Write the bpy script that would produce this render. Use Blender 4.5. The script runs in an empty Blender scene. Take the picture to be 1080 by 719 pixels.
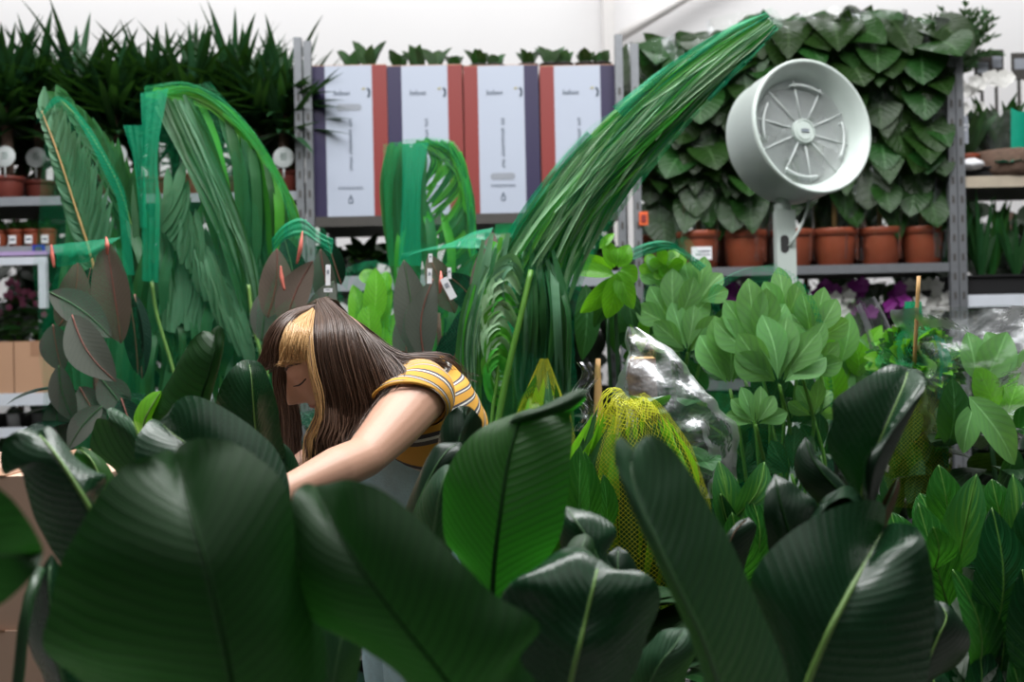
import bpy, math, random
from mathutils import Vector as V, Matrix, noise
R = random.Random(7)
sc = bpy.context.scene
COL = sc.collection
F = 1200.0; CH = 1.2; TH = math.radians(1.2)
cT, sT = math.cos(TH), math.sin(TH)
def at(px, py, Y):
    """the point of the place seen at a pixel, at a distance Y into the hall"""
    dx, dy = px-540.0, py-359.5
    return V(((cT*dx-sT*dy)/F*Y, Y, CH-(sT*dx+cT*dy)/F*Y))
def lerp(a, b, t): return a+(b-a)*t
def smooth(t): return t*t*(3-2*t)

# ------------------------------------------------------------------ curves
def cr(pts, n):
    """Catmull-Rom resample by chord length"""
    pts = [V(p) for p in pts]
    if len(pts) == 1: return [pts[0].copy() for _ in range(n)]
    d = [0.0]
    for a, b in zip(pts, pts[1:]): d.append(d[-1]+max((b-a).length, 1e-7))
    out = []; k = 0
    for i in range(n):
        s = d[-1]*i/(n-1)
        while k < len(pts)-2 and s > d[k+1]: k += 1
        t = (s-d[k])/(d[k+1]-d[k]); t = min(max(t, 0), 1)
        p1, p2 = pts[k], pts[k+1]
        h = d[k+1]-d[k]
        m1 = (p2-pts[k-1])/(d[k+1]-d[k-1])*h if k > 0 else (p2-p1)
        m2 = (pts[k+2]-p1)/(d[k+2]-d[k])*h if k+2 < len(pts) else (p2-p1)
        t2, t3 = t*t, t*t*t
        out.append(p1*(2*t3-3*t2+1)+m1*(t3-2*t2+t)+p2*(-2*t3+3*t2)+m2*(t3-t2))
    return out
def interp(xs, t):
    f = t*(len(xs)-1); i = min(int(f), len(xs)-2); return lerp(xs[i], xs[i+1], f-i)

# ------------------------------------------------------------------ mesh builder
WL = {}
class MB:
    def __init__(s): s.v = []; s.f = []; s.uv = []; s.mi = []
    def vert(s, p, uv=(0, 0)): s.v.append(V(p)); s.uv.append(uv); return len(s.v)-1
    def face(s, ids, m=0): s.f.append(ids); s.mi.append(m)
    def grid(s, P, UV=None, m=0, wrap=False):
        nu, nv = len(P), len(P[0]); b = len(s.v)
        for i in range(nu):
            for j in range(nv): s.vert(P[i][j], UV[i][j] if UV else (j/(nv-1), i/(nu-1)))
        for i in range(nu-1):
            for j in range(nv-1 if not wrap else nv):
                k = (j+1) % nv
                s.face((b+i*nv+j, b+i*nv+k, b+(i+1)*nv+k, b+(i+1)*nv+j), m)
    def tube(s, pts, rad, sides=8, m=0, cap=True, n=None, flat=1.0, rnd=False):
        pts = cr(pts, n) if n else [V(p) for p in pts]
        if rnd:
            # rounded ends
            r0 = interp(rad, 0) if isinstance(rad, (list, tuple)) else rad
            r1 = interp(rad, 1) if isinstance(rad, (list, tuple)) else rad
            N0 = len(pts); rr = [interp(rad, i/(N0-1)) if isinstance(rad, (list, tuple)) else rad for i in range(N0)]
            d0 = (pts[0]-pts[1]).normalized(); d1 = (pts[-1]-pts[-2]).normalized()
            A = [pts[0]+d0*r0*x for x in (.97, .8, .45)]; Ar = [r0*.25, r0*.6, r0*.89]
            B = [pts[-1]+d1*r1*x for x in (.45, .8, .97)]; Br = [r1*.89, r1*.6, r1*.25]
            pts = A+pts+B; rr = Ar+rr+Br
        else:
            N0 = len(pts); rr = [interp(rad, i/(N0-1)) if isinstance(rad, (list, tuple)) else rad for i in range(N0)]
        up = None; rows = []; L = 0
        for i, p in enumerate(pts):
            t = (pts[min(i+1, len(pts)-1)]-pts[max(i-1, 0)])
            t = t.normalized() if t.length > 1e-9 else V((0, 0, 1))
            if up is None:
                up = V((0, -1, 0)) if abs(t.y) < .9 else V((1, 0, 0))
            up = (up-t*up.dot(t)).normalized(); sd = t.cross(up)
            if i: L += (p-pts[i-1]).length
            rows.append(([p+(sd*math.cos(a)+up*math.sin(a)*flat)*rr[i] for a in [2*math.pi*j/sides for j in range(sides)]], L))
        b = len(s.v)
        for row, l in rows:
            for j, p in enumerate(row): s.vert(p, (j/sides, l))
        for i in range(len(rows)-1):
            for j in range(sides):
                k = (j+1) % sides
                s.face((b+i*sides+j, b+i*sides+k, b+(i+1)*sides+k, b+(i+1)*sides+j), m)
        if cap:
            s.face(tuple(b+j for j in reversed(range(sides))), m)
            e = b+(len(rows)-1)*sides
            s.face(tuple(e+j for j in range(sides)), m)
    def box(s, c, size, m=0, rz=0, mats=None):
        c = V(c); hx, hy, hz = [q/2 for q in size]; M = Matrix.Rotation(rz, 3, 'Z'); b = len(s.v)
        for x in (-1, 1):
            for y in (-1, 1):
                for z in (-1, 1): s.vert(c+M@V((x*hx, y*hy, z*hz)), ((x+1)/2, (z+1)/2))
        fs = [(0, 1, 3, 2), (4, 6, 7, 5), (0, 4, 5, 1), (2, 3, 7, 6), (0, 2, 6, 4), (1, 5, 7, 3)]
        for i, f in enumerate(fs): s.face(tuple(b+k for k in f), mats[i] if mats else m)
    def lathe(s, prof, c, sides=28, m=0, axis=None):
        """profile of (radius, height) about an axis through c"""
        c = V(c); z = V(axis).normalized() if axis else V((0, 0, 1))
        x = z.orthogonal().normalized() if axis else V((1, 0, 0)); y = z.cross(x)
        P = [[c+(x*math.cos(2*math.pi*j/sides)+y*math.sin(2*math.pi*j/sides))*r+z*h for j in range(sides)] for r, h in prof]
        UV = [[(j/sides, i/(len(prof)-1)) for j in range(sides)] for i in range(len(prof))]
        s.grid(P, UV, m, wrap=True)
    def blade(s, base, d, nrm, L, W, droop=.2, n=8, fold=.25, m=0, shape='lance', curl=0.0, twist=0.0):
        base = V(base); d = V(d).normalized(); nrm = V(nrm); nrm = (nrm-d*nrm.dot(d)).normalized()
        side = d.cross(nrm); b = len(s.v); p = base.copy(); dirn = d.copy()
        for i in range(n+1):
            t = i/n
            if shape == 'lance': w = W*math.sin(math.pi*min(1, .06+.94*t)**.75)
            elif shape == 'oval': w = W*math.sin(math.pi*t**.85)**.7 if 0 < t < 1 else 0
            elif shape == 'heart': w = W*(math.sin(math.pi*(t**.5))**.8 if 0 < t < 1 else 0)
            elif shape == 'strap': w = W*(1-t**3)*(.7+.3*min(1, t*4))
            else: w = W*(1-t)**.6*min(1, .5+t*3)
            w = max(w, W*.02); a = twist*t
            sd = side*math.cos(a)+nrm*math.sin(a); nn = nrm*math.cos(a)-side*math.sin(a)
            for v in (-1, 0, 1):
                s.vert(p+sd*v*w+nn*(abs(v)*w*fold+0), (v*.5+.5, t*L))
            dirn = (dirn+V((0, 0, -1))*droop*1.6/n-nn*curl/n).normalized()
            side = dirn.cross(nrm).normalized(); nrm = side.cross(dirn).normalized()
            p = p+dirn*(L/n)
        for i in range(n):
            for j in range(2): s.face((b+i*3+j, b+i*3+j+1, b+(i+1)*3+j+1, b+(i+1)*3+j), m)
    def build(s, name, mats, parent=None, sm=True, loc=None):
        me = bpy.data.meshes.new(name)
        o = bpy.data.objects.new(name, me); COL.objects.link(o)
        if parent is not None: off = WL[parent.name]; o.parent = parent
        else:
            off = V(loc) if loc is not None else V((0, 0, 0)); o.location = off
        WL[o.name] = V(off)
        me.from_pydata([tuple(p-off) for p in s.v], [], s.f)
        uvl = me.uv_layers.new(name='UVMap')
        li = 0
        idx = [vi for f in s.f for vi in f]
        fl = []
        for vi in idx: fl += [s.uv[vi][0], s.uv[vi][1]]
        uvl.data.foreach_set('uv', fl)
        for mm in (mats if isinstance(mats, (list, tuple)) else [mats]): me.materials.append(mm)
        me.polygons.foreach_set('material_index', s.mi)
        if sm: me.polygons.foreach_set('use_smooth', [True]*len(s.f))
        me.update()
        return o
def thing(name, label, cat, loc, group=None):
    o = bpy.data.objects.new(name, None); COL.objects.link(o); o.empty_display_size = .1
    o.location = loc; WL[o.name] = V(loc); o['label'] = label; o['category'] = cat
    if group: o['group'] = group
    return o
def tag(o, label, cat, group=None):
    o['label'] = label; o['category'] = cat
    if group: o['group'] = group
    return o
def struct(o): o['kind'] = 'structure'; return o

# ------------------------------------------------------------------ materials
def newmat(name):
    m = bpy.data.materials.new(name); m.use_nodes = True; nt = m.node_tree; nt.nodes.clear()
    out = nt.nodes.new('ShaderNodeOutputMaterial'); return m, nt, out
def N(nt, t, **kw):
    n = nt.nodes.new(t)
    for k, v in kw.items(): setattr(n, k, v)
    return n
def mth(nt, op, a, b=None, c=None):
    n = nt.nodes.new('ShaderNodeMath'); n.operation = op
    for i, x in enumerate((a, b, c)):
        if x is None: continue
        if isinstance(x, (int, float)): n.inputs[i].default_value = x
        else: nt.links.new(x, n.inputs[i])
    return n.outputs[0]
def mixc(nt, f, a, b, mode='MIX'):
    n = nt.nodes.new('ShaderNodeMix'); n.data_type = 'RGBA'; n.blend_type = mode
    for s, x in ((0, f), (6, a), (7, b)):
        if isinstance(x, (int, float)): n.inputs[s].default_value = x
        elif isinstance(x, tuple): n.inputs[s].default_value = (*x, 1) if len(x) == 3 else x
        else: nt.links.new(x, n.inputs[s])
    return n.outputs[2]
def noise_fac(nt, scale, detail=3, coord='Object', rough=.5):
    tc = N(nt, 'ShaderNodeTexCoord'); nz = N(nt, 'ShaderNodeTexNoise')
    nz.inputs['Scale'].default_value = scale; nz.inputs['Detail'].default_value = detail; nz.inputs['Roughness'].default_value = rough
    nt.links.new(tc.outputs[coord], nz.inputs['Vector']); return nz.outputs[0]
def solid(name, c, rough=.5, metal=0.0, var=.15, scale=20, bump=0.0, bscale=60, spec=.5, c2=None):
    m, nt, out = newmat(name); p = N(nt, 'ShaderNodeBsdfPrincipled')
    f = noise_fac(nt, scale)
    c2 = c2 or tuple(x*(1-var) for x in c); c1 = tuple(min(1, x*(1+var*.5)) for x in c)
    nt.links.new(mixc(nt, f, c1, c2), p.inputs['Base Color'])
    p.inputs['Roughness'].default_value = rough; p.inputs['Metallic'].default_value = metal
    p.inputs['Specular IOR Level'].default_value = spec
    if bump:
        b = N(nt, 'ShaderNodeBump'); b.inputs['Strength'].default_value = bump; b.inputs['Distance'].default_value = .005
        nt.links.new(noise_fac(nt, bscale), b.inputs['Height']); nt.links.new(b.outputs[0], p.inputs['Normal'])
    nt.links.new(p.outputs[0], out.inputs[0]); return m
def leafmat(name, c, vein=None, rough=.35, tr=.2, tcol=None, FQ=90, slant=5.0, vstr=.4, bump=.35, spec=.28, rnd=.35, patch=None, mid=.03, sharp=2.0):
    """veined leaf: UV x runs across the blade, UV y is metres along it"""
    m, nt, out = newmat(name); p = N(nt, 'ShaderNodeBsdfPrincipled')
    uv = N(nt, 'ShaderNodeUVMap'); uv.uv_map = 'UVMap'; sp = N(nt, 'ShaderNodeSeparateXYZ'); nt.links.new(uv.outputs[0], sp.inputs[0])
    av = mth(nt, 'ABSOLUTE', mth(nt, 'MULTIPLY', mth(nt, 'SUBTRACT', sp.outputs[0], .5), 2.0))
    nz = noise_fac(nt, 9, 2)
    ph = mth(nt, 'SUBTRACT', mth(nt, 'MULTIPLY', sp.outputs[1], FQ), mth(nt, 'MULTIPLY', mth(nt, 'POWER', av, 1.05), slant))
    ph = mth(nt, 'ADD', ph, mth(nt, 'MULTIPLY', nz, 1.2))
    w = mth(nt, 'POWER', mth(nt, 'ADD', mth(nt, 'MULTIPLY', mth(nt, 'SINE', mth(nt, 'MULTIPLY', ph, 6.2832)), .5), .5), sharp)
    w2 = mth(nt, 'ADD', mth(nt, 'MULTIPLY', mth(nt, 'SINE', mth(nt, 'MULTIPLY', ph, 6.2832*3.7)), .5), .5)
    h = mth(nt, 'ADD', w, mth(nt, 'MULTIPLY', w2, .4))
    vein = vein or tuple(min(1, x*1.8+.01) for x in c)
    col = mixc(nt, mth(nt, 'MULTIPLY', w, vstr), c, vein)
    if patch:
        # feathered variegation beside the midrib
        g = mth(nt, 'MULTIPLY', mth(nt, 'GREATER_THAN', mth(nt, 'ADD', mth(nt, 'MULTIPLY', w, .5), mth(nt, 'SUBTRACT', .75, av)), .62), .8)
        col = mixc(nt, g, col, patch)
    mm = mth(nt, 'LESS_THAN', av, mid)
    col = mixc(nt, mth(nt, 'MULTIPLY', mm, .7), col, tuple(min(1, x*1.6+.03) for x in vein))
    geo = N(nt, 'ShaderNodeNewGeometry')
    hs = N(nt, 'ShaderNodeHueSaturation')
    r = geo.outputs['Random Per Island']
    nt.links.new(mth(nt, 'ADD', mth(nt, 'MULTIPLY', r, rnd*.08), .5-rnd*.04), hs.inputs['Hue'])
    nt.links.new(mth(nt, 'ADD', mth(nt, 'MULTIPLY', r, rnd*1.6), 1-rnd*.8), hs.inputs['Value'])
    nt.links.new(col, hs.inputs['Color']); col = hs.outputs[0]
    blot = mixc(nt, mth(nt, 'MULTIPLY', noise_fac(nt, 14, 4), .5), col, tuple(x*.55 for x in c))
    nt.links.new(blot, p.inputs['Base Color'])
    nt.links.new(mth(nt, 'ADD', mth(nt, 'MULTIPLY', noise_fac(nt, 30, 4), .2), rough-.1), p.inputs['Roughness'])
    p.inputs['Specular IOR Level'].default_value = spec
    b = N(nt, 'ShaderNodeBump'); b.inputs['Strength'].default_value = bump; b.inputs['Distance'].default_value = .004
    nt.links.new(h, b.inputs['Height']); nt.links.new(b.outputs[0], p.inputs['Normal'])
    t = N(nt, 'ShaderNodeBsdfTranslucent'); nt.links.new(b.outputs[0], t.inputs['Normal'])
    tc = tcol or (min(1, c[0]*2.2+.02), min(1, c[1]*2.2+.03), c[2]*.8)
    nt.links.new(mixc(nt, mth(nt, 'MULTIPLY', w, .6), tc, tuple(x*.5 for x in tc)), t.inputs['Color'])
    mx = N(nt, 'ShaderNodeMixShader'); mx.inputs[0].default_value = tr
    nt.links.new(p.outputs[0], mx.inputs[1]); nt.links.new(t.outputs[0], mx.inputs[2]); nt.links.new(mx.outputs[0], out.inputs[0])
    return m
def netmat(name, c, pitch=.005, thick=.3, rough=.5, tr=.35):
    m, nt, out = newmat(name); p = N(nt, 'ShaderNodeBsdfPrincipled'); p.inputs['Base Color'].default_value = (*c, 1); p.inputs['Roughness'].default_value = rough
    uv = N(nt, 'ShaderNodeUVMap'); uv.uv_map = 'UVMap'; sp = N(nt, 'ShaderNodeSeparateXYZ'); nt.links.new(uv.outputs[0], sp.inputs[0])
    a = mth(nt, 'MULTIPLY', mth(nt, 'ADD', sp.outputs[0], sp.outputs[1]), .7/pitch); b = mth(nt, 'MULTIPLY', mth(nt, 'SUBTRACT', sp.outputs[0], sp.outputs[1]), .7/pitch)
    l = mth(nt, 'MAXIMUM', mth(nt, 'LESS_THAN', mth(nt, 'FRACT', a), thick), mth(nt, 'LESS_THAN', mth(nt, 'FRACT', b), thick))
    t = N(nt, 'ShaderNodeBsdfTranslucent'); t.inputs['Color'].default_value = (*c, 1)
    k = N(nt, 'ShaderNodeMixShader'); k.inputs[0].default_value = tr; nt.links.new(p.outputs[0], k.inputs[1]); nt.links.new(t.outputs[0], k.inputs[2])
    tp = N(nt, 'ShaderNodeBsdfTransparent'); mx = N(nt, 'ShaderNodeMixShader')
    nt.links.new(l, mx.inputs[0]); nt.links.new(tp.outputs[0], mx.inputs[1]); nt.links.new(k.outputs[0], mx.inputs[2]); nt.links.new(mx.outputs[0], out.inputs[0])
    return m
def filmmat(name, tint=(1, 1, 1), base=.06, bump=.8, scale=18, rough=.12):
    m, nt, out = newmat(name)
    g = N(nt, 'ShaderNodeBsdfGlossy'); g.inputs['Roughness'].default_value = rough; g.inputs['Color'].default_value = (.95, .97, 1, 1)
    b = N(nt, 'ShaderNodeBump'); b.inputs['Strength'].default_value = bump; b.inputs['Distance'].default_value = .02
    nt.links.new(noise_fac(nt, scale, 4, rough=.55), b.inputs['Height']); nt.links.new(b.outputs[0], g.inputs['Normal'])
    lw = N(nt, 'ShaderNodeLayerWeight'); lw.inputs[0].default_value = .25; nt.links.new(b.outputs[0], lw.inputs['Normal'])
    f = mth(nt, 'MINIMUM', mth(nt, 'ADD', mth(nt, 'MULTIPLY', lw.outputs['Fresnel'], .7), base), .85)
    tp = N(nt, 'ShaderNodeBsdfTransparent'); tp.inputs[0].default_value = (*tint, 1)
    mx = N(nt, 'ShaderNodeMixShader'); nt.links.new(f, mx.inputs[0]); nt.links.new(tp.outputs[0], mx.inputs[1]); nt.links.new(g.outputs[0], mx.inputs[2])
    nt.links.new(mx.outputs[0], out.inputs[0]); return m

M = {}
M['wall'] = solid('white_painted_wall', (.86, .85, .855), .8, var=.04, scale=1.5)
M['beam'] = solid('cream_steel', (.80, .775, .76), .5, var=.06)
M['floor'] = solid('concrete_floor', (.16, .155, .15), .6, var=.3, scale=3)
M['steel'] = solid('galvanised_steel', (.19, .20, .215), .5, .5, var=.2, scale=40)
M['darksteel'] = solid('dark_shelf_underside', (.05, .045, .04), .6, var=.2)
M['shelf'] = solid('grey_shelf_board', (.30, .32, .35), .5, .3, var=.15)
M['whitemetal'] = solid('white_shelf_edge', (.62, .66, .72), .5, .1, var=.1)
M['woodshelf'] = solid('pale_ply_shelf', (.42, .36, .28), .6, var=.2)
M['terra'] = solid('terracotta_plastic', (.25, .055, .024), .45, var=.2, scale=12)
M['terra2'] = solid('brown_terracotta_plastic', (.19, .04, .028), .5, var=.2, scale=12)
M['blackpot'] = solid('black_plastic_pot', (.012, .012, .013), .45, var=.2)
M['greypot'] = solid('grey_plastic_pot', (.18, .19, .19), .5)
M['soil'] = solid('dark_potting_soil', (.025, .017, .011), .9, var=.5, scale=80, bump=.6)
M['card'] = solid('brown_cardboard', (.46, .27, .165), .75, var=.08, scale=6)
M['card2'] = solid('pale_cardboard', (.62, .41, .30), .75, var=.06, scale=6)
M['cardedge'] = solid('cardboard_tape', (.36, .2, .12), .5, var=.1)
M['cwhite'] = solid('printed_white_card', (.39, .43, .52), .5, var=.04, scale=4)
M['cred'] = solid('printed_red_card', (.21, .022, .018), .5, var=.08, scale=4)
M['cpurple'] = solid('printed_purple_card', (.018, .012, .055), .5, var=.1, scale=4)
M['ink'] = solid('grey_printing_ink', (.06, .085, .12), .6)
M['inky'] = solid('ochre_printing_ink', (.40, .36, .16), .6)
M['hole'] = solid('grey_hand_hole', (.27, .29, .33), .7)
M['label'] = solid('white_round_label', (.62, .66, .66), .6, var=.08)
M['labelink'] = solid('green_label_ink', (.16, .26, .22), .6)
M['fan'] = solid('white_fan_plastic', (.47, .53, .50), .38, var=.03)
M['fangrille'] = solid('white_grille_wire', (.50, .54, .53), .4, var=.03)
M['fanin'] = solid('grey_fan_blades', (.17, .19, .19), .35, var=.05)
M['fandark'] = solid('dark_slot', (.02, .02, .02), .6)
M['chrome'] = solid('grey_badge', (.30, .34, .38), .3, .4)
M['orange'] = solid('orange_tag', (.75, .12, .03), .5)
M['bamboo'] = solid('bamboo_cane', (.52, .31, .12), .55, var=.25, scale=30)
M['trunk'] = solid('yucca_trunk', (.14, .085, .06), .85, var=.5, scale=50, bump=.8)
M['stem'] = solid('green_stem', (.09, .24, .03), .4, var=.25)
M['stemdark'] = solid('dark_green_stem', (.018, .06, .02), .4, var=.3)
M['rib'] = solid('pale_midrib', (.16, .30, .07), .4, var=.25)
M['ribdark'] = solid('dark_midrib', (.008, .036, .007), .85, spec=.1, var=.25)
M['ribmid'] = solid('olive_midrib', (.045, .12, .04), .45, var=.25)
M['ribred'] = solid('red_midrib', (.23, .08, .06), .45, var=.25)
M['pink'] = solid('pink_leaf_sheath', (.62, .16, .12), .5, var=.2)
M['magenta'] = solid('magenta_orchid_petal', (.26, .02, .26), .5, var=.25)
M['whitepetal'] = solid('white_petal', (.78, .77, .74), .5, var=.08)
M['pinkpetal'] = solid('pink_petal', (.55, .18, .36), .5, var=.25)
M['lilac'] = solid('lilac_plastic', (.42, .31, .55), .5, var=.1)
M['teal'] = solid('teal_card', (.0, .30, .19), .5, var=.15)
M['blue'] = solid('blue_tag', (.02, .04, .35), .5)
M['pap'] = solid('white_paper', (.75, .75, .78), .7, var=.1)
# leaves
M['top'] = leafmat('strelitzia_upper_side', (.006, .036, .012), (.022, .075, .035), .27, .05, FQ=105, slant=5.0, vstr=.45, bump=.17, spec=.5, rnd=.1, tcol=(.03, .16, .02))
M['topdark'] = leafmat('strelitzia_young_dark', (.005, .022, .009), (.014, .045, .02), .32, .04, FQ=100, slant=5.0, vstr=.4, bump=.15, spec=.4, rnd=.1)
M['under'] = leafmat('strelitzia_under_side', (.008, .043, .008), (.004, .024, .004), .46, .10, FQ=85, slant=4.5, vstr=.35, bump=.14, spec=.25, rnd=.1, tcol=(.035, .20, .02), sharp=3)
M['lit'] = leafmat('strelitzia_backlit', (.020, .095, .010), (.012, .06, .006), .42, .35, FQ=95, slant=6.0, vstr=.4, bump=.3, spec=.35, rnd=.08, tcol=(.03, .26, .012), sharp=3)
M['grey'] = leafmat('strelitzia_matte_under', (.020, .078, .032), (.009, .042, .016), .44, .10, FQ=80, slant=4.5, vstr=.5, bump=.35, spec=.4, rnd=.05, sharp=3)
M['fresh'] = leafmat('fresh_leaf', (.12, .36, .03), (.19, .46, .07), .26, .35, FQ=60, slant=2.5, vstr=.3, rnd=.4, bump=.12)
M['yucca'] = leafmat('yucca_blade', (.016, .062, .020), (.03, .09, .04), .38, .15, FQ=4, slant=0, vstr=.2, bump=.1, rnd=.55)
M['palm'] = leafmat('palm_leaflet', (.032, .135, .045), (.02, .10, .03), .42, .3, FQ=5, slant=0, vstr=.2, bump=.2, rnd=.55, tcol=(.12, .42, .06))
M['palmpale'] = leafmat('palm_pale_underside', (.10, .24, .125), (.06, .17, .07), .5, .25, FQ=5, slant=0, vstr=.2, bump=.2, rnd=.45, tcol=(.16, .38, .12))
M['palmlit'] = leafmat('palm_lit_leaflet', (.10, .40, .045), (.06, .28, .025), .4, .45, FQ=5, slant=0, vstr=.2, bump=.2, rnd=.6, tcol=(.16, .60, .06))  # lit copy of the palm leaflet, light put into its colour
M['palmwhite'] = leafmat('palm_highlight_leaflet', (.38, .62, .36), (.26, .5, .22), .42, .3, FQ=5, slant=0, vstr=.2, bump=.2, rnd=.5, tcol=(.3, .6, .2))  # palest copy: bright highlights on the bound leaflets put into the colour
M['rubber'] = leafmat('rubber_leaf_underside', (.105, .118, .098), (.08, .095, .075), .5, .05, FQ=70, slant=3, vstr=.2, bump=.07, rnd=.35)
M['rubberbrown'] = leafmat('rubber_leaf_brown_underside', (.145, .112, .092), (.11, .085, .07), .5, .05, FQ=70, slant=3, vstr=.2, bump=.07, rnd=.3)
M['rubbertop'] = leafmat('rubber_leaf_upper', (.008, .034, .02), (.014, .055, .03), .25, .03, FQ=90, slant=3, vstr=.3, bump=.2, rnd=.2)
M['philo'] = leafmat('philodendron_leaf', (.014, .046, .008), (.03, .08, .018), .30, .15, FQ=40, slant=2.2, vstr=.4, bump=.3, rnd=.6, mid=.05)
M['scheff'] = leafmat('schefflera_leaf', (.15, .36, .12), (.24, .48, .19), .45, .3, FQ=40, slant=2.0, vstr=.2, bump=.08, rnd=.3, mid=.06)
M['scheffdark'] = leafmat('schefflera_shaded_leaf', (.018, .085, .022), (.04, .14, .04), .42, .25, FQ=40, slant=2.0, vstr=.45, bump=.25, rnd=.4, mid=.06)  # darker copy of the schefflera leaf, shade put into its colour
M['philodark'] = leafmat('shade_dark_leaf', (.010, .032, .010), (.02, .05, .015), .45, .1, FQ=40, slant=2.2, vstr=.3, bump=.2, rnd=.5)  # shade among lower leaves and in gaps is put into this dark colour
M['cala'] = leafmat('calathea_leaf', (.020, .130, .020), (.06, .25, .04), .25, .25, FQ=45, slant=2.6, vstr=.7, bump=.8, rnd=.45, mid=.05)
M['caladark'] = leafmat('calathea_dark_leaf', (.006, .062, .018), (.02, .12, .035), .24, .15, FQ=45, slant=2.6, vstr=.6, bump=.9, rnd=.4, mid=.05)
M['calavar'] = leafmat('calathea_variegated_leaf', (.022, .12, .03), (.06, .2, .04), .3, .25, FQ=26, slant=3.2, vstr=.5, bump=.3, rnd=.3, patch=(.10, .27, .04), mid=.05)
M['grass'] = leafmat('herb_leaf', (.03, .12, .02), None, .4, .25, FQ=30, rnd=.7)
M['olive'] = leafmat('olive_leaf', (.035, .085, .03), None, .5, .2, FQ=30, rnd=.6)
M['brown'] = leafmat('withered_sheath', (.09, .05, .025), (.16, .12, .06), .5, .1, FQ=40, rnd=.2)
M['net'] = netmat('teal_plastic_net', (.0, .36, .15), .005, .12)
M['netgreen'] = netmat('green_plastic_net', (.005, .40, .12), .005, .17)
M['netdense'] = netmat('gathered_teal_net', (.0, .34, .16), .005, .42)
M['netpale'] = netmat('fine_green_net', (.005, .34, .13), .006, .045)
M['nety'] = netmat('yellow_plastic_net', (.60, .62, .02), .006, .085)
M['nety2'] = netmat('olive_yellow_net', (.35, .46, .03), .006, .08)
M['netyd'] = netmat('gathered_yellow_net', (.58, .60, .02), .006, .2)
M['ycord'] = solid('yellow_net_cord', (.62, .60, .02), .5)
M['film'] = filmmat('clear_cellophane', (.97, .99, .97), .02, .6, 14, .16)
M['filmw'] = filmmat('crumpled_polythene', (.94, .96, .95), .13, .6, 9, .33)

# ------------------------------------------------------------------ leaf from its own edge and midrib curves
def withY(pts, midpts, d):
    n = len(pts); mids = cr(midpts, 41); out = []
    for i, p in enumerate(pts):
        if len(p) == 3: out.append(p)
        else:
            t = (i+.6)/(n+.2); k = min(40, int(round(t*40)))
            out.append((p[0], p[1], mids[k].z+d*min(1.0, 5*t*(1-t))))
    return out
def hero(parent, mid, L, Rr, mat, dL=0.0, dR=0.0, bulge=0.0, rib=.004, ribmat='rib', LL=None, RR=None, nu=64, nv=9, base=True, tip=True, wav=0.0, name='leaf', dLL=None, dRR=None, ribside=-1):
    cs = []; vs = []
    def add(pts, d, v, isedge=True):
        q = withY(pts, mid, d)
        if isedge:
            if base: q = [mid[0]]+q
            if tip: q = q+[mid[-1]]
        cs.append(cr([at(*p) for p in q], nu)); vs.append(v)
    if LL: add(LL, dLL if dLL is not None else dL, -1.0); add(L, dL, -.72)
    else: add(L, dL, -1.0)
    add(mid, 0, 0.0, False); km = len(cs)-1
    if RR: add(Rr, dR, .72); add(RR, dRR if dRR is not None else dR, 1.0)
    else: add(Rr, dR, 1.0)
    mb = MB(); P = []; UV = []; s = 0.0; midc = cs[km]; nrms = []
    NV = (len(cs)-1)*nv+1
    for i in range(nu):
        if i: s += (midc[i]-midc[i-1]).length
        row = [c[i] for c in cs]; pts = []; uvs = []
        for k in range(len(row)-1):
            for j in range(nv):
                t = j/nv
                a, b = row[k], row[k+1]
                p0 = row[k-1] if k > 0 else a*2-b; p3 = row[k+2] if k+2 < len(row) else b*2-a
                if k == km or k == km-1:
                    # no smoothing through the midrib: keep the blade's fold
                    if k == km-1: p3 = b*2-a
                    else: p0 = a*2-b
                t2, t3 = t*t, t*t*t
                p = .5*((2*a)+(b-p0)*t+(2*p0-5*a+4*b-p3)*t2+(3*a-p0-3*b+p3)*t3)
                pts.append(p); uvs.append((lerp(vs[k], vs[k+1], t)*.5+.5, s))
        pts.append(row[-1]); uvs.append((vs[-1]*.5+.5, s))
        P.append(pts); UV.append(uvs)
    # bulge and edge waves along the local normal
    Q = [[p.copy() for p in r] for r in P]
    for i in range(nu):
        tg = (midc[min(i+1, nu-1)]-midc[max(i-1, 0)])
        for j in range(NV):
            cr_ = P[i][min(j+1, NV-1)]-P[i][max(j-1, 0)]
            nn = tg.cross(cr_)
            if nn.length < 1e-9: continue
            nn.normalize()
            if nn.y > 0: nn = -nn
            v = (UV[i][j][0]-.5)*2
            w = (P[i][-1]-P[i][0]).length*.5
            env = math.sin(math.pi*min(1, max(0, i/(nu-1))))
            Q[i][j] += nn*(bulge*w*4*abs(v)*(1-abs(v))+wav*w*env*abs(v)**2*math.sin(UV[i][j][1]*38+v*3+i*.03))
    mb.grid(Q, UV, 0)
    if rib:
        off = [q+V((0, ribside*rib*.3, 0)) for q in midc[:int(nu*.96)]]
        mb.tube(off, [rib, rib*.8, rib*.55, rib*.25], 6, 1, n=40, flat=.8)
    o = mb.build(name, [M[mat] if isinstance(mat, str) else mat, M[ribmat]], parent)
    return o
def petiole(parent, pts, r0=.007, r1=.006, mat='stemdark', name='petiole'):
    mb = MB(); mb.tube(pts, [r0, r1], 8, 0, n=24); return mb.build(name, M[mat], parent)
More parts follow.
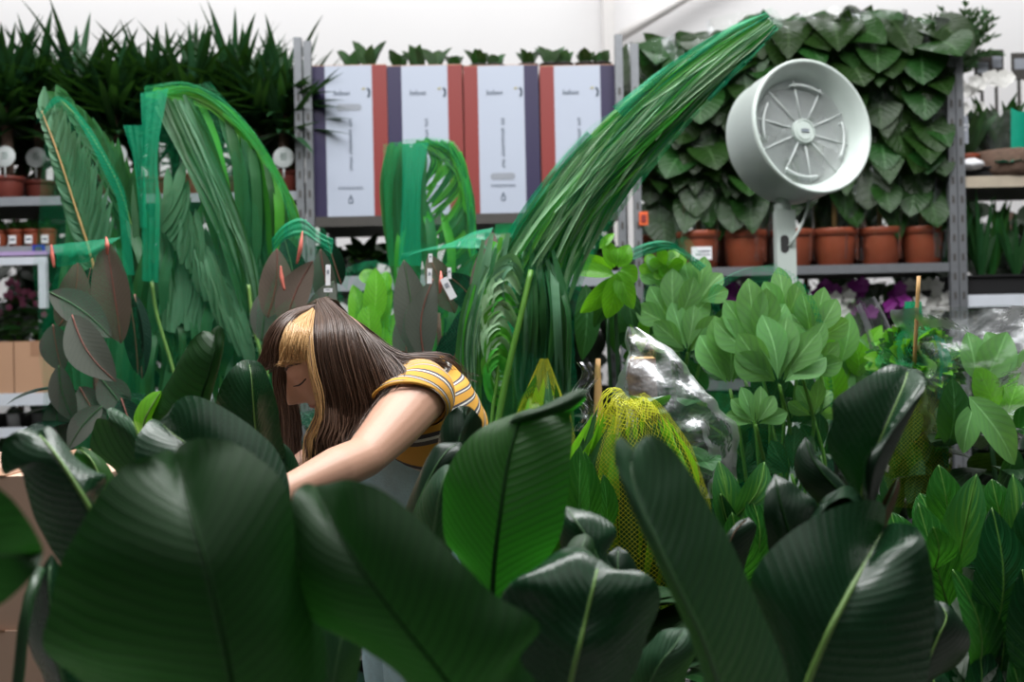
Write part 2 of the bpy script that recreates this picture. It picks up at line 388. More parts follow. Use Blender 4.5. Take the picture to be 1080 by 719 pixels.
def pxleaf(mb_or_parent, b, t, wpx, Y, mat=None, dY=0.0, fold=.2, bend=0.0, shape='oval', tilt=0.0, n=14, mi=0, bow=0.0, name='leaf', rib=0, ribmat='ribmid'):
    """leaf from base pixel to tip pixel, facing the aisle; bow pushes its middle towards the aisle, bend curves its midrib sideways"""
    A = at(b[0], b[1], Y); B = at(t[0], t[1], Y+dY); d = B-A; L = d.length; d.normalize()
    side = d.cross(V((0, -1, 0))).normalized(); nrm = side.cross(d).normalized()
    side = (side*math.cos(tilt)+nrm*math.sin(tilt)); nrm = side.cross(d).normalized()
    if nrm.y > 0: nrm = -nrm
    W = wpx/2/F*Y; P = []; UV = []; ribp = []
    for i in range(n+1):
        u = i/n
        if shape == 'oval': w = W*(math.sin(math.pi*min(1, max(0, u))**.9)**.75 if 0 < u < 1 else .02)
        elif shape == 'lance': w = W*(math.sin(math.pi*u**.8) if 0 < u < 1 else .02)
        elif shape == 'obov': w = W*(math.sin(math.pi*u**1.5)**.8 if 0 < u < 1 else .02)
        else: w = W*(math.sin(math.pi*u**.55)**.8 if 0 < u < 1 else .02)
        c = A+d*L*u+side*bend*L*math.sin(math.pi*u)+nrm*bow*L*math.sin(math.pi*u)
        ribp.append(c)
        P.append([c+side*v*w+nrm*(abs(v)**1.3*w*fold) for v in (-1, -.66, -.33, 0, .33, .66, 1)])
        UV.append([(v*.5+.5, u*L) for v in (-1, -.66, -.33, 0, .33, .66, 1)])
    if isinstance(mb_or_parent, MB): mb_or_parent.grid(P, UV, mi); return
    mb = MB(); mb.grid(P, UV, 0)
    mats = [M[mat]]
    if rib: mb.tube([p+nrm*rib*.5 for p in ribp], [rib, rib*.4], 6, 1); mats.append(M[ribmat])
    return mb.build(name, mats, mb_or_parent)
def pot(parent, c, r, h, mat, soil=True, name='pot'):
    """round nursery pot, base centre at c"""
    mb = MB(); c = V(c)
    mb.lathe([(0.001, 0), (r*.74, 0), (r*.78, h*.02), (r*.93, h*.80), (r*.93, h*.81), (r*1.0, h*.815), (r*1.02, h*.98), (r*1.0, h), (r*.95, h*.99), (r*.9, h*.85)], c, 28, 0)
    o = mb.build(name, M[mat], parent)
    if soil:
        s = MB(); s.lathe([(r*.905, h*.84), (r*.6, h*.87), (0.001, h*.88)], c, 24, 0); s.build('potting_soil', M['soil'], o)
    return o
def hull(mb, axis, rads, n=40, sides=36, m=0, wr=.08, k=7, flat=1.0, seed=0, twist=.0):
    """gathered net or film round an axis"""
    pts = cr(axis, n); up = None; P = []; UV = []; L = 0
    for i, p in enumerate(pts):
        t = (pts[min(i+1, n-1)]-pts[max(i-1, 0)]).normalized()
        if up is None: up = V((0, -1, 0))
        up = (up-t*up.dot(t)).normalized(); sd = t.cross(up)
        if i: L += (p-pts[i-1]).length
        r = interp(rads, i/(n-1)); row = []; uvr = []
        for j in range(sides+1):
            a = 2*math.pi*j/sides
            jj = j % sides; aa = 2*math.pi*jj/sides
            q = noise.noise(V((math.cos(aa)*1.7+seed, math.sin(aa)*1.7, L*5)))
            w = 1+wr*math.sin(k*aa+seed+twist*L)+wr*1.5*q
            row.append(p+(sd*math.cos(aa)+up*math.sin(aa)*flat)*r*w); uvr.append((j/sides*2*math.pi*max(rads)*.8, L))
        P.append(row); UV.append(uvr)
    mb.grid(P, UV, m)
def frond(mb, rachis, Ll, Lr, ang, W, n=26, m=0, nrm=(0, -1, 0), droop=.05, t0=.08, t1=1.0, jit=.06, rr=.006, mr=1, fold=.35, seg=5, both=True):
    """pinnate leaf: rachis curve, leaflets either side"""
    pts = cr(rachis, 60); nrm = V(nrm)
    for i in range(n):
        t = lerp(t0, t1, i/(n-1)); k = min(58, int(t*59)); p = pts[k]; d = (pts[k+1]-pts[k]).normalized()
        sd = d.cross(nrm).normalized()
        e = math.sin(math.pi*min(1, .25+.75*t))**.6 if t < .95 else .45
        for s, LL in ((1, Ll), (-1, Lr)):
            if LL <= 0: continue
            a = ang*(1-.45*t)+R.uniform(-jit, jit)
            dd = d*math.cos(a)+sd*s*math.sin(a)
            mb.blade(p, dd, nrm+V((R.uniform(-.15, .15), 0, R.uniform(-.15, .15))), LL*e*R.uniform(.85, 1.1), W, droop, seg, fold, m)
    if rr: mb.tube([p+V((0, -.014, 0)) for p in pts], [rr, rr*.7, rr*.3], 6, mr)
WORLD = .035
LIGHTS = [('ceiling_light_mid', (.3, 3.1, 4.4), (.3, 3.05, 0), 6, .9, 150), ('wall_wash_fill', (0, 6.7, 5.2), (0, 8.0, 2.4), 12, .8, 250), ('ceiling_light_aisle', (0, 4.0, 4.3), (0, 4.9, 1.6), 7, .6, 12), ('ceiling_light_front', (.2, 1.95, 4.0), (.2, 2.25, 0), 4.5, .8, 215), ('foreground_fill', (0, -1.0, 4.3), (0, .2, 0), 7, 2.6, 56)]  # added fills: the wall-aimed lamp, and the lamp behind the camera for sheen
# ------------------------------------------------------------------ camera and light
cam = bpy.data.cameras.new('camera'); co = bpy.data.objects.new('camera', cam); COL.objects.link(co)
cam.lens = 40; cam.sensor_width = 36; cam.clip_start = .05; cam.clip_end = 60
co.matrix_world = Matrix.Translation((0, 0, CH)) @ Matrix.Rotation(math.pi/2, 4, 'X') @ Matrix.Rotation(-TH, 4, 'Z')
cam.dof.use_dof = True; cam.dof.focus_distance = 2.15; cam.dof.aperture_fstop = 3.6
sc.camera = co
sc.view_settings.view_transform = 'Standard'; sc.view_settings.look = 'None'; sc.view_settings.gamma = 1; sc.view_settings.use_curve_mapping = False
sc.view_settings.exposure = 0.0
sc.cycles.transparent_max_bounces = 40; sc.cycles.max_bounces = 8; sc.cycles.transmission_bounces = 6
w = bpy.data.worlds.new('hall_light'); sc.world = w; w.use_nodes = True
w.node_tree.nodes['Background'].inputs[0].default_value = (.93, .96, 1, 1); w.node_tree.nodes['Background'].inputs[1].default_value = WORLD
def area(name, loc, tgt, sx, sy, power, col=(1, 1, 1)):
    l = bpy.data.lights.new(name, 'AREA'); l.shape = 'RECTANGLE'; l.size = sx; l.size_y = sy; l.energy = power; l.color = col
    o = bpy.data.objects.new(name, l); COL.objects.link(o); o.location = loc
    o.rotation_euler = (V(tgt)-V(loc)).to_track_quat('-Z', 'Y').to_euler(); return o
for a in LIGHTS: area(*a)

# ------------------------------------------------------------------ setting
def quad(name, a, b, c, d, mat, n=1):
    mb = MB(); mb.grid([[V(a), V(b)], [V(d), V(c)]]); o = mb.build(name, M[mat], sm=False); return struct(o)
mb = MB(); mb.box((0, 4.0, -.05), (16, 12, .1)); struct(mb.build('floor', M['floor'], sm=False))
mb = MB(); mb.box((0, 8.1, 2.6), (16, .2, 5.2)); struct(mb.build('wall_back', M['wall'], sm=False))
mb = MB(); a = at(642, 60, 7.9); a2 = at(641, -60, 7.9); mb.box((a.x, 7.9, 2.6), (.075, .18, 5.2)); struct(mb.build('trim_1', M['beam'], sm=False))
mb = MB(); mb.tube([at(646, 44, 7.9), at(722, -2, 7.9), at(800, -48, 7.9)], [.035, .035], 8); struct(mb.build('trim_2', M['beam']))

# ------------------------------------------------------------------ trolleys
def zt(px, py, Y=4.75): return at(px, py, Y).z
def xt(px, py, Y=4.75): return at(px, py, Y).x
def trolley(label, x0, x1, Y, top, shelves, depth=.56, posts='steel'):
    t = thing('plant_trolley', label, 'trolley', ((x0+x1)/2, Y+depth/2, 0), 'steel plant trolleys at the back wall')
    for x in (x0, x1):
        for y in (Y, Y+depth):
            mb = MB(); mb.box((x, y, top/2+.06), (.032, .03, top-.12))
            for k in range(int((top-.25)/.08)): mb.box((x, y-.0155, .15+k*.08), (.009, .003, .03), 1)
            po = mb.build('post', [M[posts], M['darksteel']], t, sm=False)
            c = MB(); c.lathe([(.001, -.018), (.055, -.018), (.06, 0), (.055, .018), (.001, .018)], (x, y, .0605), 20, 0, (1, 0, 0)); c.build('caster', M['blackpot'], po)
    for z, th, mat in shelves:
        mb = MB(); mb.box(((x0+x1)/2, Y+depth/2, z-th/2), (x1-x0-.034, depth-.01, th), 0)
        mb.box(((x0+x1)/2, Y+.002, z-th/2), (x1-x0-.034, .006, th+.012), 1)
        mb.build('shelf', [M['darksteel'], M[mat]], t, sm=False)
    return t
YT = 4.75
zL = [zt(20, 209), zt(20, 261), zt(20, 274), zt(20, 416), zt(20, 452)]
trolley('steel trolley holding the trunked spiky plants in the top left corner', xt(-95, 200), xt(316, 140), YT, zt(322, 40), [(zL[0], .025, 'shelf'), (zL[1], .022, 'shelf'), (zL[3], .04, 'whitemetal'), (zL[4], .03, 'whitemetal'), (.22, .03, 'shelf')])
zM = zt(490, 227)
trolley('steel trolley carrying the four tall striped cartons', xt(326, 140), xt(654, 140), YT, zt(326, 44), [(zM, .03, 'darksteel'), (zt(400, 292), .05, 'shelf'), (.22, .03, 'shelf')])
zR = zt(870, 281)
trolley('steel trolley of cellophane-wrapped large-leaved plants behind the white fan', xt(671, 160), xt(1003, 160), YT, zt(1003, 40), [(zR, .025, 'steel'), (zt(870, 400), .03, 'steel'), (.22, .03, 'shelf')])
zF = zt(1045, 187); zF2 = zt(1045, 312)
trolley('steel trolley with ply shelves at the far right edge', xt(1012, 160), xt(1330, 160), YT, zt(1040, 60), [(zF, .035, 'woodshelf'), (zF2, .04, 'whitemetal'), (.22, .03, 'shelf')])
c = at(678, 231, YT); mb = MB(); mb.box((c.x, YT-.022, c.z), (.036, .012, .055)); mb.box((c.x, YT-.03, c.z), (.02, .004, .03), 1)
tag(mb.build('shelf_clip', [M['orange'], M['cred']], loc=c, sm=False), 'orange clip on the post left of the wrapped plants', 'clip')
c = at(42, 263, YT); mb = MB(); mb.box((c.x, YT-.01, c.z), (.05, .008, .036)); mb.box((c.x, YT-.016, c.z), (.03, .003, .02), 1)
tag(mb.build('shelf_tag', [M['blue'], M['ink']], loc=c, sm=False), 'blue tag on the left shelf edge', 'tag')

# ------------------------------------------------------------------ cartons
cart = [(329, 411, 'PWR', 'leftmost striped carton, purple stripe on its left, grey hand hole near the top', 'top'),
        (410.5, 491, 'PWR', 'striped carton partly hidden behind the small netted palm', None),
        (491.5, 572, 'RWP', 'striped carton right of the middle with a grey hand hole low down', 'low'),
        (572.5, 653, 'RWP', 'rightmost striped carton behind the tall netted palm', None)]
for px0, px1, order, lab, holepos in cart:
    x0 = xt(px0, 225); x1 = xt(px1, 225)-.004; z0 = zM+.0; z1 = zt((px0+px1)/2, 67)
    W = x1-x0; H = z1-z0; Yf = YT+.03
    t = thing('printed_carton', lab, 'carton', ((x0+x1)/2, Yf+.17, z0), 'tall striped cartons on the middle trolley')
    mb = MB(); mb.box(((x0+x1)/2, Yf+.17, (z0+z1)/2), (W, .34, H-.002), 0)
    cols = {'P': 1, 'W': 2, 'R': 3}; fr = [(0, .19, order[0]), (.19, .805, 'W'), (.805, 1, order[2])]
    for a, b, k in fr:
        mb.grid([[V((x0+a*W, Yf-.0015, z0+.001)), V((x0+b*W, Yf-.0015, z0+.001))], [V((x0+a*W, Yf-.0015, z1-.001)), V((x0+b*W, Yf-.0015, z1-.001))]], None, cols[k])
    mb.build('body', [M['card'], M['cpurple'], M['cwhite'], M['cred']], t, sm=False)
    fl = MB()
    for s in (0, 1): fl.box((x0+W*(.25+.5*s), Yf+.17, z1+.001), (W*.49, .335, .003))
    fl.build('top_flap', M['card'], t, sm=False)
    # marks: the word and its swoosh, the upright line of lettering, the small print and emblem
    xc = x0+W*.5; pk = MB()
    def mark(cx, cz, w_, h_, m=0): pk.box((cx, Yf-.0028, cz), (w_, .001, h_), m)
    zz = z1-H*.185; r2 = random.Random(int(px0))
    xx = xc-W*.2
    for k in range(8):
        wd = .0055+r2.random()*.002; hh = .022 if k in (0, 3) else .013
        mark(xx+wd/2, zz+(hh-.013)/2, .003, hh); mark(xx+wd*.8, zz, .0018, .012); mark(xx+wd/2, zz+(.005 if k % 2 else -.005), wd*.8, .0024); xx += wd+.0022
    for q in range(7):
        a = -1.0+q*.36; mark(xc+W*.24+math.cos(a)*.010, zz+.002+math.sin(a)*.018, .008, .008, 0)
    mark(xc+W*.19, zz+.018, .012, .006, 1); mark(xc+W*.205, zz+.022, .008, .004, 1)
    pk.build('logo', [M['ink'], M['inky']], t, sm=False); pk = MB()
    zb, ze = z1-H*.35, z1-H*.68; q = zb; k = 0
    while q > ze:
        hh = .007+r2.random()*.004
        if k not in (3, 14): mark(xc+.004, q-hh/2, .014, .0022); mark(xc+.004+r2.uniform(-.004, .004), q-hh/2-.003, .004, hh*.75)
        q -= hh+.0025; k += 1
    pk.build('upright_lettering', M['ink'], t, sm=False); pk = MB()
    zz = z0+H*.2; xx = xc-W*.16
    for k in range(11):
        wd = .006+r2.random()*.003; mark(xx+wd/2, zz+r2.uniform(-.003, .003), wd*.7, .003); mark(xx+wd/2, zz-.006, wd*.5, .0025); mark(xx+wd*.3, zz, .0018, .012); xx += wd+.002
    for (dx, dz, w_, h_) in ((-.008, -.006, .004, .018), (.008, -.006, .004, .018), (0, -.015, .018, .004), (0, .004, .014, .004), (0, .012, .007, .01)): mark(xc+dx, z0+H*.125+dz, w_, h_)
    pk.build('small_print', M['ink'], t, sm=False)
    if holepos:
        hz = z1-H*.275 if holepos == 'top' else z0+H*.26
        hm = MB(); P = []
        for k in range(25):
            a = 2*math.pi*k/24; cx = W*.12*(1 if math.cos(a) > 0 else -1)
            P.append(V((xc+cx+math.cos(a)*.014, Yf-.003, hz+math.sin(a)*.014)))
        hm.grid([P, [V((xc, Yf-.003, hz))]*25]); hm.build('hand_hole', M['hole'], t, sm=False)

# small leafy plants on top of the cartons
ztop = z1+.0035
for i, (px, h, kind) in enumerate([(372, 20, 1), (389, 26, 1), (421, 17, 0), (440, 20, 1), (459, 22, 1), (479, 14, 0), (505, 18, 0), (522, 13, 1), (557, 17, 0), (580, 20, 1), (594, 14, 1), (617, 16, 0), (634, 14, 1)]):
    c = at(px, 66, YT+.16); c.z = ztop
    nm = ['first', 'second', 'third', 'fourth', 'fifth', 'sixth', 'seventh', 'eighth', 'ninth', 'tenth', 'eleventh', 'twelfth', 'last'][i]
    t = thing('young_plant', '%s small plant from the left sitting on top of the striped cartons' % nm, 'plant', c, 'young plants on top of the cartons')
    mb = MB(); rr = random.Random(i+3)
    hh = 1.3*h/1200*(YT+.16)
    for k in range(9):
        a = rr.uniform(0, 6.28); mb.blade(c+V((0, 0, .02)), (math.cos(a)*.5, math.sin(a)*.4, 1), (-math.cos(a), -.8, .5), hh*rr.uniform(.8, 1.15), .026+.014*rr.random(), .35, 6, .25, 0, 'oval')
    mb.build('foliage', M['olive' if kind else 'philo'], t); pot(t, c, .045, .035, 'blackpot', False)

# ------------------------------------------------------------------ yuccas
yk = [(-22, 4.98), (8, 4.86), (42, 5.0), (84, 4.95), (122, 4.86), (163, 4.98), (208, 4.9), (250, 5.02), (270, 4.87), (300, 4.86)]
ynm = ['leftmost', 'second', 'third', 'fourth', 'fifth', 'sixth', 'seventh', 'eighth', 'ninth', 'rightmost']
for i, (px, Y) in enumerate(yk):
    c = at(px, 200, Y); c.z = zL[0]; rr = random.Random(i+11)
    t = thing('yucca_plant', '%s trunked spiky plant from the left on the top left shelf' % ynm[i] if i not in (0, 9) else '%s trunked spiky plant on the top left shelf' % ynm[i], 'plant', c, 'spiky trunked plants on the top left shelf')
    pot(t, c, .072, .105, 'terra2')
    mb = MB(); zh = zt(px, 108+rr.uniform(-8, 10), Y); mb.tube([c+V((0, 0, .08)), c+V((rr.uniform(-.01, .01), 0, .2)), V((c.x+rr.uniform(-.01, .01), Y, zh))], [.027, .024, .022], 12, n=14); mb.build('trunk', M['trunk'], t)
    mb = MB()
    for z_, nb in ((zh, 56), (zh-.08, 40), (zh+.06, 24)):
        for k in range(nb):
            a = rr.uniform(0, 6.283); e = rr.uniform(-.15, 1.25) if z_ >= zh else rr.uniform(-.3, .9)
            L = rr.uniform(.26, .40)*(1.0 if e < 1 else 1.05)
            d = V((math.cos(a)*math.cos(e), math.sin(a)*math.cos(e)*.85, math.sin(e)))
            mb.blade((c.x+d.x*.02, Y+d.y*.02, z_-.02), d, (-d.x*d.z, -d.y*d.z-.05, .9), L, .016+rr.random()*.006, rr.uniform(.0, .35), 6, .35, 0, 'strap')
    mb.build('foliage', M['yucca'], t)
    if i in (1, 2, 4, 9):
        pl = {1: (5, 165), 2: (38, 166), 4: (123, 163), 9: (299, 166)}[i]; q = at(pl[0], pl[1], Y-.085)
        lm = MB(); lm.lathe([(.001, .002), (.043, .002), (.045, 0), (.043, -.002), (.001, -.002)], q, 28, 0, (0, -1, .06))
        for k in range(3): lm.box((q.x, q.y-.0035, q.z+.014-.011*k), (.03-.006*abs(k-1), .001, .004), 1)
        lm.box((q.x, q.y, q.z-.062), (.006, .002, .05), 0)
        lm.build('round_label', [M['label'], M['labelink']], t)
for i, px in enumerate((-10, 25, 62, 102, 145, 186, 230, 280, 312)):
    Y = 5.2; c = at(px, 197, Y); c.z = zL[0]; rr = random.Random(i+311)
    t = thing('yucca_plant', '%s spiky plant from the left in the back row of the top left shelf' % ['first', 'second', 'third', 'fourth', 'fifth', 'sixth', 'seventh', 'eighth', 'last'][i], 'plant', c, 'spiky plants in the back row of the top left shelf')
    pot(t, c, .06, .1, 'terra2')
    mb = MB(); zh = zt(px, 122+rr.uniform(-14, 10), Y); mb.tube([c+V((0, 0, .08)), V((c.x, Y, zh))], [.024, .02], 10, n=10); mb.build('trunk', M['trunk'], t)
    mb = MB()
    for z_, nb in ((zh, 50), (zh-.1, 40), (zh-.2, 26)):
        for k in range(nb):
            a = rr.uniform(0, 6.283); e = rr.uniform(-.2, 1.3); d = V((math.cos(a)*math.cos(e), math.sin(a)*math.cos(e)*.85, math.sin(e)))
            mb.blade((c.x+d.x*.02, Y+d.y*.02, z_-.02), d, (-d.x*d.z, -d.y*d.z-.05, .9), rr.uniform(.26, .4), .018+rr.random()*.006, rr.uniform(.0, .35), 6, .35, 0, 'strap')
    mb.build('foliage', M['yucca'], t)
# filler bushes added behind the trolleys to keep the gaps between goods dark
for i, (x, zt_) in enumerate(((-2.5, 2.02), (-2.0, 2.1), (-1.5, 2.05), (-1.0, 1.78), (-.5, 1.66), (0, 1.66), (.5, 1.72), (1.0, 2.3), (1.5, 2.36), (2.0, 2.3), (2.55, 1.9))):
    c = V((x, 5.78, 0)); rr = random.Random(i+400)
    t = thing('filler_bush', '%s dark filler bush from the left, added behind the plant trolleys' % ['first', 'second', 'third', 'fourth', 'fifth', 'sixth', 'seventh', 'eighth', 'ninth', 'tenth', 'last'][i], 'plant', c, 'filler bushes added behind the trolleys'); pot(t, c, .14, .26, 'blackpot')
    mb = MB()
    mb.tube([c+V((0, 0, .2)), V((x, 5.78, zt_-.1))], [.02, .01], 8, n=8, m=1)
    for k in range(330):
        a = rr.uniform(0, 6.283); z = lerp(.3, zt_-.08, rr.random()); r_ = rr.uniform(.03, .26); d = V((math.cos(a), math.sin(a), rr.uniform(-.6, .5)))
        mb.blade((x+math.cos(a)*r_, 5.78+math.sin(a)*r_, z), d, (d.x*.5, d.y*.5-.5, .5), rr.uniform(.13, .2), .05, .7, 6, .15, 0, 'oval')
    mb.build('foliage', [M['philodark'], M['trunk']], t)
# lower left shelves: herbs, flowers, boxes
for i, px in enumerate((-20, 0, 17, 34, 51)):
    c = at(px, 255, YT+.1); c.z = zL[1]; rr = random.Random(i+50)
    t = thing('potted_herb', ['fifth', 'fourth', 'third', 'second', 'first'][i]+' low green herb in an orange pot, counted leftwards from the netted palm', 'plant', c, 'herbs in orange pots on the left shelf')
    pot(t, c, .036, .085, 'terra')
    mb = MB()
    for k in range(60):
        a = rr.uniform(0, 6.28); e = rr.uniform(.5, 1.5); d = V((math.cos(a)*math.cos(e), math.sin(a)*math.cos(e), math.sin(e)))
        mb.blade(c+V((d.x*.03, d.y*.03, .08)), d, (-d.x, -d.y-.1, .5), rr.uniform(.035, .065), .006, .2, 4, .3)
    mb.build('foliage', M['grass'], t)
    bl = MB(); bl.box((c.x, c.y-.036, c.z+.04), (.03, .002, .035)); bl.box((c.x, c.y-.0375, c.z+.04), (.02, .001, .008), 1); bl.build('plant_label', [M['pap'], M['ink']], t, sm=False)
mb = MB(); q0 = at(-20, 218, YT+.3); q1 = at(60, 218, YT+.3)
for k in range(8): mb.box((lerp(q0.x, q1.x, (k+.5)/8), YT+.3, q0.z), ((q1.x-q0.x)/8-.004, .03, .03), 0)
mb.box(((q0.x+q1.x)/2, YT+.32, q0.z+.012), (q1.x-q0.x, .03, .02), 1)
tag(mb.build('lilac_rail', [M['lilac'], M['steel']], loc=at(20, 218, YT+.3), sm=False), 'lilac plastic rail behind the herbs under the top left shelf', 'rail')
c = at(24, 272, YT); mb = MB(); mb.box((xt(15, 276), YT-.03, zt(15, 276)), (.30, .02, .032), 0); mb.box((xt(15, 268), YT-.025, zt(15, 268)), (.30, .02, .016), 1)
mb.box((xt(49, 300), YT-.03, zt(49, 300)), (.03, .03, .2), 0)
tag(mb.build('light_rail', [M['whitemetal'], M['lilac']], loc=c, sm=False), 'white bracket with lilac strip under the herb shelf', 'bracket')
for i, px in enumerate((-12, 6, 24, 42)):
    c = at(px, 412, YT+.35); c.z = zL[3]; rr = random.Random(i+70)
    t = thing('flowering_plant', ['fourth', 'third', 'second', 'first'][i]+' pink flowering plant above the cardboard boxes, counted leftwards from the netted plants', 'plant', c, 'pink flowering plants on the left shelf')
    pot(t, c, .045, .12, 'greypot')
    mb = MB(); fl = MB(); h = .30
    for k in range(40):
        a = rr.uniform(0, 6.28); z_ = rr.uniform(.1, h+.12); d = V((math.cos(a), math.sin(a)-.3, rr.uniform(-.1, .7)))
        mb.blade(c+V((rr.uniform(-.02, .02), 0, z_)), d, (-d.x*.3, -.6, .7), rr.uniform(.06, .1), .016, .3, 5, .2, 0, 'oval')
    mb.tube([c+V((0, 0, .1)), c+V((0, 0, h+.14))], [.004, .002], 6); mb.build('foliage', M['grass'], t)
    for k in range(9):
        q = c+V((rr.uniform(-.05, .05), rr.uniform(-.06, .0), h+.04+rr.uniform(0, .16)))
        for j in range(5):
            a = j*1.257; fl.blade(q, (math.cos(a), -.25, math.sin(a)), (0, -1, .1), .018, .008, 0, 3, .2, 0, 'oval')
    fl.build('blossoms', M['pinkpetal'], t)
for i, (p0, p1) in enumerate(((-45, 13), (14.5, 62))):
    x0, x1 = xt(p0, 400), xt(p1, 400); z0 = zL[3]; z1_ = zt(20, 360)
    t = thing('cardboard_box', ['closed brown cardboard box at the left picture edge on the shelf', 'closed brown cardboard box on the shelf beside the netted plants'][i], 'box', ((x0+x1)/2, YT+.16, z0), 'brown boxes on the left shelf')
    mb = MB(); mb.box(((x0+x1)/2, YT+.16, (z0+z1_)/2), (x1-x0, .3, z1_-z0)); mb.build('body', M['card'], t, sm=False)
    mb = MB(); mb.box(((x0+x1)/2, YT+.16, z1_), (.05, .302, .003)); mb.box(((x0+x1)/2, YT+.0095, z1_-.03), (.05, .002, .06)); mb.build('tape', M['cardedge'], t, sm=False)
for i, (px, m_) in enumerate(((2, 'blackpot'), (16, 'pap'), (30, 'blackpot'), (42, 'greypot'))):
    c = at(px, 448, YT+.12); c.z = zL[4]; mb = MB(); mb.lathe([(.001, 0), (.03, 0), (.034, .05), (.036, .052), (.036, .058), (.030, .058), (.028, .02), (.001, .018)], c, 20)
    tag(mb.build('plant_cup', M[m_], loc=c), ['small black cup at the left edge of the lowest visible left shelf', 'white cup between two black cups on the lowest visible left shelf', 'small black cup right of the white cup on the low left shelf', 'grey cup nearest the netted plants on the low left shelf'][i], 'cup', 'small cups on the low left shelf')

# ------------------------------------------------------------------ below the cartons
for i, (px, w_) in enumerate(((352, .8), (385, 1), (425, .9), (520, 1), (600, 1), (640, .9))):
    c = at(px, 285, YT+.2); c.z = zt(400, 292); rr = random.Random(i+90)
    t = thing('leafy_plant', ['leafy plant under the leftmost carton', 'leafy plant below the second carton', 'leafy plant behind the small netted palm', 'leafy plant under the third carton', 'leafy plant under the rightmost carton', 'leafy plant beside the trolley post under the cartons'][i], 'plant', c, 'leafy plants under the cartons')
    pot(t, c, .06, .09, 'blackpot'); mb = MB()
    for k in range(26):
        a = rr.uniform(0, 6.28); e = rr.uniform(.1, 1.3); d = V((math.cos(a)*math.cos(e), math.sin(a)*math.cos(e)-.2, math.sin(e)*.7))
        mb.blade(c+V((0, 0, .08)), d, (-d.x*.5, -.6, .6), rr.uniform(.09, .15)*w_, .025, .5, 6, .2, 0, 'oval')
    mb.build('foliage', M['philo'], t)

# ------------------------------------------------------------------ wrapped plants on the right trolley
ph = [(697, 4.98, 261), (737.5, 4.86, 279), (786, 4.86, 279), (836, 4.87, 278), (881, 4.86, 277), (928.5, 4.86, 275), (973, 4.86, 273), (715, 5.14, 275), (760, 5.14, 275), (810, 5.14, 275), (858, 5.14, 274), (905, 5.14, 273), (952, 5.14, 272)]
pn = ['half-hidden wrapped plant in a terracotta pot beside the post with the orange clip', 'wrapped plant whose terracotta pot bears a white paper label', 'wrapped plant in the terracotta pot left of the fan post', 'wrapped plant whose terracotta pot stands behind the fan post', 'wrapped plant in the first terracotta pot right of the fan post', 'wrapped plant in the second terracotta pot right of the fan post', 'wrapped plant in the terracotta pot nearest the right trolley post']
tops = [55, 48, 30, 32, 24, 26, 34, 40, 60, 22, 20, 16, 28]
for i, (px, Y, yb) in enumerate(ph):
    c = at(px, yb, Y); c.z = zR; rr = random.Random(i+120); zt_ = at(px, tops[i], Y).z
    lab = pn[i] if i < 7 else 'large-leaved plant in the back row, %s from the left, between the wrapped plants' % ['first', 'second', 'third', 'fourth', 'fifth', 'sixth'][i-7]
    t = thing('wrapped_philodendron', lab, 'plant', c, 'wrapped large-leaved plants on the right trolley')
    pot(t, c, .094, .165, 'terra')
    mb = MB(); mb.tube([c+V((0, 0, .15)), V((c.x+.01, Y, zt_-.06))], [.012, .010], 8, n=6); mb.build('support_cane', M['bamboo'], t)
    mb = MB(); nl = 40 if i < 7 else 18
    for k in range(nl):
        f = k/nl; z_ = lerp(c.z+.22, zt_-.02, f**.9)
        a = rr.uniform(0, 6.28) if k % 2 else rr.uniform(3.7, 5.7)
        d = V((math.cos(a)*.38, math.sin(a)*.5, rr.uniform(-1.2, .0))); L = rr.uniform(.19, .29)*(.8+.3*f)
        q = V((c.x, Y, z_))+V((d.x*.07, d.y*.10, .09))
        mb.blade(q, d+V((0, 0, .1)), (d.x*.6, d.y*.6-.5, .45), L, L*rr.uniform(.33, .42), .7, 8, .10, 0, rr.choice(('heart', 'oval')))
    for k in range(7):
        a = rr.uniform(0, 6.28); d = V((math.cos(a)*.5, math.sin(a)*.5, 1)); L = rr.uniform(.16, .24)
        mb.blade((c.x, Y, zt_-.16), d, (-d.x*.3, -.9, .1), L, L*.33, .5, 8, .12, 0, 'heart')
    mb.build('foliage', M['philo'], t)
    if i < 7:
        mb = MB(); hz = zt_-c.z
        hull(mb, [c+V((0, 0, .03)), c+V((0, 0, .15)), c+V((0, 0, .3)), c+V((0, 0, .6)), V((c.x, Y, zt_+.03))], [.088, .10, .098, .115, .13, .135], 40, 40, 0, .07, 5, 1.0, i*3.1)
        mb.build('cellophane_sleeve', M['film'], t)
    if i == 1:
        q = at(740, 267, Y-.095); bm_ = MB(); bm_.box(q, (.085, .003, .055), 0); bm_.box(q+V((.01, -.002, .008)), (.05, .001, .006), 1); bm_.box(q+V((.005, -.002, -.006)), (.06, .001, .004), 1); bm_.build('paper_label', [M['pap'], M['ink']], t, sm=False)
